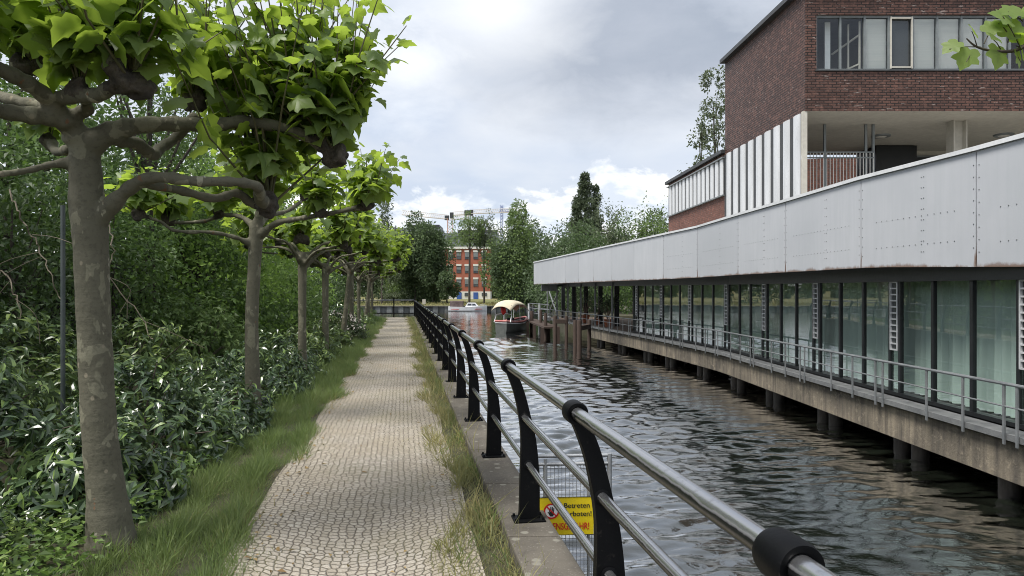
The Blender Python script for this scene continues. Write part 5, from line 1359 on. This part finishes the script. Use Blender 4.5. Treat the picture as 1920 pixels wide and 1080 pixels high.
m_dk = leafmat('dark creeper leaves', (.024, .048, .014), (.065, .115, .03), .3, .45, (.16, .28, .05))
m_mid = leafmat('mid green leaves', (.042, .085, .02), (.105, .18, .04), .35, .5, (.2, .34, .06))
m_bright = leafmat('bright green leaves', (.12, .21, .036), (.24, .37, .07), .42, .5)
m_far1 = leafmat('deep green far foliage', (.042, .074, .030), (.092, .14, .05), .25, .6)
m_far2 = leafmat('willow green far foliage', (.075, .125, .036), (.16, .23, .065), .35, .6)
m_far3 = leafmat('grey green far foliage', (.07, .095, .05), (.14, .17, .09), .3, .6)
m_pop = leafmat('poplar foliage', (.045, .065, .036), (.10, .13, .07), .25, .55)
m_tbark = pm('tree bark', (.05, .042, .034), (.10, .088, .07), 3, .9, .4, 15)
def tree(name, label, base, h, crown, n, leaf, mat, blobs=14, seed=0, group=None, trunk_r=.16, tpl=SMALL, shape='round', gap=.0, cat='tree', trunk_h=None, hole=.75, ltw=.5):
    """crown = (centre height, radius x, radius y, radius z); leaves fill a number of clumps placed through the crown"""
    rg = np.random.default_rng(seed); base = Vector(base); root = thing(name, label, cat, base, group)
    zc, rx, ry, rz = crown
    C, S_ = [], []
    for i in range(blobs):
        d = unit(rg.normal(size=3)); r = rg.uniform(.25, .82)
        p = d * r
        if shape == 'spire':
            u = rg.uniform(-1, 1); a = rg.uniform(0, 6.28); w_ = (1 - (max(0, u) ** 1.6)) * (1 if u > -.6 else .75) * rg.uniform(.2, .75); p = np.array([math.cos(a) * w_, math.sin(a) * w_, u]); s = np.array([.36, .36, .11]) * (1.15 - .55 * max(0, u))
        else:
            s = np.array([1, 1, .8]) * rg.uniform(.28, .50)
        C.append(p); S_.append(s)
    C = np.array(C); S_ = np.array(S_)
    k = rg.integers(0, blobs, n); d = rand_n = unit(rg.normal(size=(n, 3))); r = rg.uniform(.35, 1.0, (n, 1)) ** .6
    local = C[k] + d * r * S_[k]
    local = local / np.percentile(np.abs(local), 98, axis=0)
    if gap:
        nz_ = np.sin(local[:, 0] * 7 + seed) + np.sin(local[:, 1] * 6.3) + np.sin(local[:, 2] * 8.1 + seed); keep = nz_ > -1.2 + gap; local = local[keep]; d = d[keep]
    P = np.array(base) + np.array((0, 0, zc)) + local * np.array((rx, ry, rz))
    ok = P[:, 2] > base.z + .02; P = P[ok]; d = d[ok]; m_ = len(P)
    D = unit(d + rg.normal(0, .7, (m_, 3)) + np.array((0, 0, -.25))); N = unit(d * .6 + rg.normal(0, .6, (m_, 3)) + np.array((0, 0, ltw)))
    mb = MB(); scatter(mb, tpl, P, D, N, leaf * rg.uniform(.6, 1.3, m_)); obj('crown', mb, mat, root)
    mb = MB(); th = trunk_h or zc
    P_ = catmull([base + Vector((0, 0, -.2)), base + Vector((rg.normal(0, .05) * h * .1, 0, th * .5)), base + Vector((rg.normal(0, .1) * h * .1, 0, th)), base + Vector((0, 0, zc + rz * .6))], 4)
    mb.tube(P_, list(np.linspace(trunk_r, trunk_r * .25, len(P_))), 8)
    for i in range(min(blobs, 9)):
        e = base + Vector((0, 0, zc)) + Vector(C[i] * np.array((rx, ry, rz))); s0 = P_[len(P_) // 2 + i % 3]
        mb.tube(catmull([s0, s0.lerp(e, .5) + Vector((0, 0, -.05 * h * .3)), e], 3), [trunk_r * .4 * q for q in np.linspace(1, .2, 7)], 6)
    obj('trunk', mb, m_tbark, root)
    return root
BG = 'leafy trees and thickets behind the shrub bed'
def bo(o_, Y): return off(o_, Y, .1)
tree('creeper_thicket', 'dark creeper thicket on the fence at the far left edge', bo(-6.5, 6.2), 3.2, (2.2, 1.0, 1.5, 1.3), 4600, .09, m_dk, 14, 101, BG, .04, gap=.3, cat='thicket')
tree('creeper_thicket', 'dark hanging creeper thicket between the first two plane trunks', bo(-5.9, 9.2), 3.4, (1.75, 1.0, 1.5, 1.55), 5200, .085, m_dk, 18, 102, BG, .04, cat='thicket')
tree('creeper_thicket', 'leafy creeper thicket hanging behind the second plane tree', bo(-5.8, 12.2), 3.6, (1.9, 1.0, 1.7, 1.7), 5000, .095, m_mid, 18, 103, BG, .04, cat='thicket')
tree('bushy_tree', 'bushy green tree filling the left edge behind the creepers', bo(-8.2, 8.6), 5, (3.2, 2.3, 2.6, 2.0), 15000, .12, m_mid, 18, 104, BG)
tree('bushy_tree', 'green tree rising behind the nearest plane crown', bo(-7.8, 12.5), 6, (3.4, 2.1, 2.4, 2.3), 12000, .125, m_mid, 18, 105, BG)
tree('bushy_tree', 'bright green bush behind the third and fourth plane trunks', bo(-5.6, 16.5), 4.2, (2.0, 1.7, 2.0, 1.9), 5200, .12, m_bright, 16, 106, BG)
tree('bushy_tree', 'large mid green tree behind the second plane crown', bo(-7.6, 18.5), 7, (3.6, 2.2, 2.6, 2.5), 6000, .14, m_mid, 18, 107, BG)
tree('bushy_tree', 'bright green tree behind the fifth plane trunk', bo(-5.8, 22), 4.5, (2.2, 1.9, 2.4, 2.1), 4600, .14, m_bright, 16, 108, BG)
tree('bushy_tree', 'dark tree deep behind the middle of the plane row', bo(-7.8, 26), 7, (3.6, 2.4, 3, 2.8), 5000, .17, m_far1, 18, 109, BG)
tree('bushy_tree', 'light green tree behind the seventh plane trunk', bo(-5.8, 29), 4.5, (2.3, 1.8, 2.6, 2.1), 3600, .17, m_bright, 16, 110, BG)
tree('bushy_tree', 'tall dark tree towards the end of the shrub bed', bo(-7.8, 35), 8, (3.8, 2.5, 3.4, 3.3), 4500, .2, m_far1, 18, 111, BG)
tree('bushy_tree', 'green tree near the end railing behind the last plane trees', bo(-6.0, 40), 5, (2.4, 1.9, 3, 2.1), 3200, .2, m_mid, 16, 112, BG)
tree('bushy_tree', 'leafy tree filling the gap under the limbs of the nearest plane tree', bo(-6.7, 16.5), 6.5, (4.0, 2.3, 2.2, 2.6), 9000, .13, m_mid, 20, 115, BG)
tree('bushy_tree', 'leafy tree standing behind the crown of the third plane tree', bo(-6.2, 21.5), 6.5, (4.2, 2.2, 2.4, 2.3), 6500, .15, m_bright, 20, 116, BG)
tree('feathery_tree', 'tall feathery tree with dark branches showing through above the plane crowns', bo(-6.2, 15.2), 8, (6.3, 2.6, 2.6, 1.9), 9000, .07, m_dk, 26, 113, BG, .13, gap=.9, trunk_h=4.6)
tree('feathery_tree', 'fine leaved tree with sky showing through at the top left corner', bo(-8.6, 11.5), 7.5, (5.9, 2.6, 2.4, 1.5), 6500, .075, m_mid, 22, 114, BG, .12, gap=.8, trunk_h=4.2)

# far side of the canal
FG = 'trees across the canal'
def far(name, label, px, ptop, pbase, Y, wpx, n, leaf, mat, shape='round', seed=0, zfrac=.56, gap=0., blobs=24, tr=.2, rzf=.5, group=FG):
    b = at(px, pbase, Y); top = at(px, ptop, Y).z; h = top - b.z; rx = wpx / F * Y / 2 * 1.12; n = int(n * 1.5)
    return tree(name, label, b, h, (h * zfrac, rx, rx, h * rzf * 1.06), n, leaf, mat, blobs, seed, group, tr, shape=shape, gap=gap, ltw=.7)
far('far_tree', 'broad dark tree at the left of the far lawn', 778, 432, 572, 112, 84, 6500, .42, m_far1, seed=201, zfrac=.58)
far('far_tree', 'dark tree beside the red brick house', 812, 432, 572, 110, 56, 6000, .42, m_far1, seed=202, zfrac=.60, rzf=.46)
far('far_tree', 'broad dark tree filling the gap beside the red brick house', 790, 434, 572, 114, 70, 5200, .42, m_far1, seed=223, zfrac=.58)
far('far_tree', 'small dark round tree in front of the red brick house', 838, 512, 571, 107, 36, 1700, .36, m_far1, seed=203, zfrac=.62, rzf=.4, blobs=10, tr=.14)
far('far_tree', 'thin tall tree with a bare trunk before the red house windows', 880, 404, 575, 106, 56, 1700, .34, m_far2, seed=204, zfrac=.80, rzf=.20, gap=.6, tr=.2)
far('far_tree', 'sparse birch between the red house and the bright willow', 908, 400, 575, 107, 40, 1500, .34, m_far3, seed=205, zfrac=.78, rzf=.22, gap=.5, tr=.16)
far('far_tree', 'large bright green willow to the right of the red house', 962, 404, 580, 104.5, 86, 8500, .40, m_far2, seed=206, zfrac=.55, rzf=.5, blobs=22)
far('far_tree', 'dark lower tree in front of the bright willow', 952, 455, 580, 103.5, 54, 4500, .38, m_far1, seed=207, zfrac=.52, rzf=.5)
far('far_tree', 'low dark bush at the water below the willow', 980, 528, 580, 103, 56, 2200, .36, m_far1, seed=208, zfrac=.5)
far('far_tree', 'dark tree above the far end of the metal fascia', 1026, 436, 582, 108, 70, 5200, .44, m_far1, seed=209)
far('far_tree', 'dark rounded tree behind the fascia below the poplar', 1082, 438, 580, 116, 76, 4600, .46, m_far1, seed=210, zfrac=.6)
far('poplar', 'tall dark poplar rising above the metal fascia', 1096, 341, 580, 150, 46, 8200, .50, m_pop, 'spire', 211, .62, 0, 80, .3, .40)
far('poplar', 'shorter poplar spire close beside the tall poplar', 1117, 362, 580, 151, 32, 3600, .50, m_pop, 'spire', 212, .62, 0, 60, .25, .40)
far('poplar', 'low left shoulder of the poplar group', 1080, 396, 580, 149, 32, 2200, .50, m_pop, 'spire', 213, .66, 0, 40, .2, .36)
far('far_tree', 'grey green tree right of the poplars', 1140, 408, 580, 110, 56, 2600, .40, m_far3, seed=214, gap=.4, zfrac=.6)
far('far_tree', 'olive green tree behind the middle of the fascia', 1175, 428, 580, 112, 60, 3000, .44, m_far1, seed=215, zfrac=.6)
far('far_tree', 'light green tree left of the brick wing', 1212, 406, 580, 108, 54, 2600, .38, m_far2, seed=216, gap=.4, zfrac=.62)
far('far_tree', 'light green tree touching the corner of the brick wing', 1250, 410, 580, 104, 56, 2600, .38, m_far2, seed=217, gap=.3, zfrac=.62)
far('poplar', 'slender loose poplar rising behind the roof of the brick wing', 1338, 150, 548, 62, 78, 5200, .26, m_far3, 'spire', 218, .60, .5, 40, .2, .42, group=None)
far('poplar', 'lower slim poplar branch group left of the slender poplar', 1312, 225, 548, 62.5, 34, 1300, .26, m_far3, 'spire', 219, .66, .4, 22, .12, .33, group=None)
far('far_tree', 'feathery grey green tree above the last plane trees', 716, 392, 572, 106, 56, 2400, .40, m_far3, seed=220, gap=.5, zfrac=.62)
far('far_tree', 'green tree behind the end railing of the path', 690, 440, 572, 108, 70, 3600, .42, m_far1, seed=221)
far('far_tree', 'distant tree at the far left of the other bank', 630, 430, 572, 112, 90, 3600, .5, m_far1, seed=222)
for i, (px, pb, wp, lab) in enumerate(((735, 566, 46, 'grey green hedge bush left on the far lawn'), (812, 566, 40, 'low hedge bush under the dark far trees'), (760, 563, 40, 'low pale hedge bush behind the far lawn'))):
    far('far_bush', lab, px, 546, pb, 122, wp, 900, .36, m_far3 if i != 1 else m_far1, seed=230 + i, zfrac=.45, blobs=9, tr=.08, group='bushes on the far lawn')
rg = np.random.default_rng(77); mb = MB(); n = 26000; k = rg.integers(0, 90, n)
cxs = rg.uniform(-150, 130, 90); cys = rg.uniform(165, 200, 90); hs = rg.uniform(3.5, 7, 90); ds_ = unit(rg.normal(size=(n, 3))) * rg.uniform(.6, 1, (n, 1))
P = np.stack([cxs[k], cys[k], hs[k] * .55], 1) + ds_ * np.stack([hs[k] * .8, hs[k] * .6, hs[k] * .62], 1); P = P[P[:, 2] > 0]; n = len(P)
scatter(mb, SMALL, P, rand_dirs(n, -.3), rand_dirs(n, .8), rg.uniform(.7, 1.4, n)); tag(obj('far_wood', mb, m_far1), kind='stuff')
for lab, px, pt_, Yv, wp, mt, sd_ in (('broad far tree closing the gap left of the poplars', 1048, 436, 124, 70, m_far1, 250), ('olive far tree between the poplars and the brick wing', 1160, 420, 130, 80, m_far2, 251), ('green far tree just left of the brick wing wall', 1232, 416, 126, 70, m_far1, 252), ('dark far tree behind the willow', 1000, 428, 122, 90, m_far1, 253), ('green far tree left behind the cranes', 748, 442, 126, 70, m_far2, 254), ('mid green far tree under the crane masts', 856, 440, 170, 60, m_far2, 255), ('dark green far tree behind the birch', 925, 432, 175, 90, m_far1, 256)):
    far('far_tree', lab, px, pt_, 576, Yv, wp, 3600, .46, mt, seed=sd_, zfrac=.56)
# right bank, seen through the terrace
RG = 'dark trees behind the open terrace'
tree('bank_tree', 'dark tree on the bank behind the terrace posts', (5.2, 57, 0), 7, (3.0, 3.0, 2.4, 3.4), 5200, .22, m_dk, 18, 240, RG)
tree('bank_tree', 'dark tree behind the right half of the open terrace', (9.5, 54, 0), 7, (2.8, 3.2, 2.6, 3.2), 5200, .22, m_mid, 18, 241, RG)
tree('bank_tree', 'dark bushy tree beyond the jetty handrail', (3.6, 66, -.2), 8, (3.2, 2.6, 2.6, 3.6), 4200, .26, m_far1, 18, 242, RG)
for i, (o_, Yv, hh, mt, lab) in enumerate(((-5.0, 16, 1.9, m_mid, 'leafy green hedge bush behind the fourth plane trunk'), (-5.2, 20, 2.1, m_bright, 'bright leafy hedge bush behind the fifth plane trunk'), (-5.0, 24.5, 2.0, m_mid, 'green hedge bush behind the pale flowering shrub'), (-5.2, 29, 2.2, m_mid, 'green hedge bush between the seventh and eighth plane trees'), (-5.0, 34, 2.2, m_far1, 'dark hedge bush behind the ninth plane tree'), (-5.4, 39.5, 2.2, m_mid, 'green hedge bush behind the last plane tree'), (-9.5, 14, 2.6, m_dk, 'dark thicket deep behind the second plane tree'), (-9.5, 20, 2.8, m_far1, 'dark thicket deep behind the third plane tree'), (-9.5, 28, 3.0, m_far1, 'dark thicket far back behind the middle of the plane row'), (-9.5, 37, 3.2, m_far1, 'dark thicket far back behind the end of the plane row'))):
    tree('hedge_bush', lab, bo(o_, Yv), hh, (hh * .48, 1.4 if o_ > -6 else 2.6, 2.6 if o_ > -6 else 4., hh * .52), 3800, .10 + Yv * .002, mt, 18, 300 + i, 'hedge bushes behind the plane trees', .04, cat='bush')
tree('bank_tree', 'dark bush beside the water behind the terrace posts', (4.8, 63, -.3), 4, (1.9, 3.2, 2.4, 2.1), 3600, .24, m_far1, 18, 244, RG)
tree('bank_tree', 'dark bush behind the terrace near the glass wall', (8.2, 60, -.3), 4, (1.9, 3.4, 2.4, 2.1), 3600, .24, m_far1, 18, 245, RG)
tree('bank_tree', 'dark tree in the shade behind the glass end of the terrace', (14, 52, 0), 7, (2.8, 3.2, 2.6, 3.2), 3600, .24, m_dk, 18, 243, RG)

# ------------------------------------------------------------------ branch of a maple hanging in at the upper right
m_maple = leafmat('maple leaves', (.17, .27, .03), (.27, .39, .05), .6, .45, (.45, .62, .05))
YM = 2.55; mr = thing('maple_branch', 'maple twig with bright yellow green leaves hanging into the upper right corner', 'branch', at(1925, 60, YM))
mb = MB(); P = catmull([at(2300, -350, 2.2), at(2080, -60, 2.4), at(1960, 45, 2.5), at(1915, 90, YM), at(1870, 96, YM), at(1832, 88, YM), at(1812, 72, YM)], 5); mb.tube(P, list(np.linspace(.012, .0022, len(P))), 7)
ml = [(1915, 92, 1880, 30, 60), (1832, 88, 1822, 58, 38), (1838, 88, 1780, 92, 42), (1828, 92, 1812, 116, 50), (1845, 82, 1862, 52, 44), (1872, 96, 1868, 118, 58), (1876, 92, 1862, 74, 36), (1890, 80, 1896, 52, 56), (1905, 86, 1925, 96, 62), (1918, 40, 1890, 22, 54), (1925, 30, 1935, 12, 50), (1888, 60, 1872, 44, 40), (1925, 75, 1930, 68, 60), (1900, 96, 1915, 118, 46)]
LP, LD, LN, LS = [], [], [], []
for i, (ax_, ay_, bx_, by_, sz) in enumerate(ml):
    a = at(ax_, ay_, YM); b = at(bx_, by_, YM + rng.normal(0, .02)); mb.tube([a, a.lerp(b, .5) + Vector((0, 0, .005)), b], [.0022, .0016, .0014], 5)
    dd = (b - a).normalized(); dd = (dd + Vector((0, 0, -.4))).normalized(); LP.append(b - dd * (.45 * sz / F * YM) + Vector((0, 0, .012))); LD.append(dd + Vector((0, rng.normal(0, .25), -.2))); LN.append(Vector((rng.normal(0, .3), -.75, .65))); LS.append(sz / F * YM * .82)
obj('twig', mb, m_twig, mr, smooth=True)
mb = MB(); scatter(mb, LOBED, [tuple(v) for v in LP], [tuple(v) for v in LD], [tuple(v) for v in LN], LS); obj('leaves', mb, m_maple, mr, smooth=True)

# ------------------------------------------------------------------ grass verges and weeds
m_gl = leafmat('fresh grass', (.075, .12, .028), (.175, .24, .07), .4, .55, dry=(.17, .20, .07))
m_gr = leafmat('dry verge grass', (.15, .16, .05), (.30, .28, .11), .3, .65, dry=(.34, .29, .14))
m_weed = leafmat('small weeds', (.06, .12, .02), (.14, .22, .045), .35, .5)
def grass(name, n, o1, o2, y1, y2, h, mat, seed, wid=1., pw=1.8, lean=.5, patch=0.):
    rg = np.random.default_rng(seed)
    Yv = y1 + (y2 - y1) * rg.uniform(0, 1, n) ** pw; u = rg.uniform(0, 1, n)
    ed = .10 * np.sin(Yv * 1.9) + .07 * np.sin(Yv * 4.7 + 1)
    ov = (o1 + (o2 + ed - o1) * u) if patch >= 0 else (o1 - ed + (o2 - o1 + ed) * u)
    if patch:
        q = np.sin(Yv * 2.3 + ov * 5) + np.sin(Yv * 5.1 - ov * 9) + rg.normal(0, .8, n); k = q > -1.8 + abs(patch); Yv, ov, u = Yv[k], ov[k], u[k]
    m_ = len(Yv)
    P = np.stack([LX(Yv) + ov, Yv, np.full(m_, 0.)], 1)
    cl = .65 + .35 * np.sin(Yv * 3.1 + ov * 7) * np.sin(Yv * 1.3 - ov * 11)
    D = rg.normal(0, lean, (m_, 3)); D[:, 2] = 1
    N = rg.normal(size=(m_, 3)); N[:, 2] *= .2
    S = h * rg.uniform(.45, 1.15, m_) * cl * (1.0 + .25 * (Yv > 10))
    mb = MB(); scatter(mb, blade(.028 * wid), P, D, N, S); o = obj(name, mb, mat); tag(o, kind='stuff'); return o
grass('grass', 80000, -2.5, -1.76, 2.2, 42, .22, m_gl, 1, .65, 2.0)
grass('grass', 9000, -3.0, -2.4, 5.5, 42, .24, m_gl, 15, .8, 1.6)
grass('grass', 16000, -2.3, -1.66, 2.2, 42, .13, m_gr, 2, 1.1, 1.7, .8, .6)
grass('verge_grass', 26000, -.40, -.03, 2.2, 44, .16, m_gr, 3, 1.0, 1.7, .6, -.5)
grass('verge_grass', 3800, -.22, -.05, 2.2, 44, .20, m_gl, 4, 1.0, 1.7, .5, -1.2)
grass('path_grass', 5200, -.75, -.18, 2.2, 44, .09, m_gr, 12, .9, 1.6, .9, -1.6)
# tall seed stalks
grass('seed_stalks', 900, -.30, -.04, 2.4, 40, .42, m_gr, 6, .35, 1.6, .35)
# broad leaved weeds along the foot of the shrubs
def weeds(name, label, n, o1, o2, y1, y2, h, seed, mat, leaf):
    rg = np.random.default_rng(seed); Yv = y1 + (y2 - y1) * rg.uniform(0, 1, n) ** 1.5; ov = rg.uniform(o1, o2, n)
    P = np.stack([LX(Yv) + ov, Yv, h * rg.uniform(.1, 1, n)], 1); d = rand_dirs(n); d[:, 2] *= .4
    mb = MB(); scatter(mb, leaf_small(.28), P, d, rand_dirs(n, 1.5), leaf * rg.uniform(.6, 1.3, n)); o = obj(name, mb, mat); tag(o, kind='stuff'); return o
weeds('ground_cover', '', 6500, -3.5, -2.45, 3.4, 16, .24, 7, m_weed, .055)
weeds('ground_cover', '', 1100, -3.4, -2.75, 2.6, 5.2, .22, 8, m_laurel, .07)
m_dead = leafmat('fallen leaves', (.16, .10, .04), (.30, .22, .10), .1, .8)
n = 420; Yv = 2.4 + 24 * rng.uniform(0, 1, n) ** 1.7; ov = np.where(rng.uniform(0, 1, n) < .5, rng.uniform(-1.8, -.2, n), -1.75 + np.abs(rng.normal(0, .18, n))); mb = MB(); nn_ = rng.normal(0, .25, (n, 3)); nn_[:, 2] = 1; dd_ = rand_dirs(n); dd_[:, 2] *= .15
scatter(mb, SMALL, np.stack([LX(Yv) + ov, Yv, np.full(n, .042)], 1), dd_, nn_, rng.uniform(.02, .06, n)); tag(obj('fallen_leaves', mb, m_dead), kind='stuff')
# grass on the far lawn edge
rg = np.random.default_rng(9); n = 6000; P = np.stack([rg.uniform(-45, 12, n), FB + rg.uniform(.1, 10, n), np.full(n, QT)], 1); P[:, 2] = QT + (P[:, 1] - FB) * .024
mb = MB(); scatter(mb, blade(.12), P, np.stack([rg.normal(0, .4, n), rg.normal(0, .4, n), np.ones(n)], 1), rand_dirs(n), rg.uniform(.15, .45, n)); tag(obj('far_grass', mb, m_gr), kind='stuff')
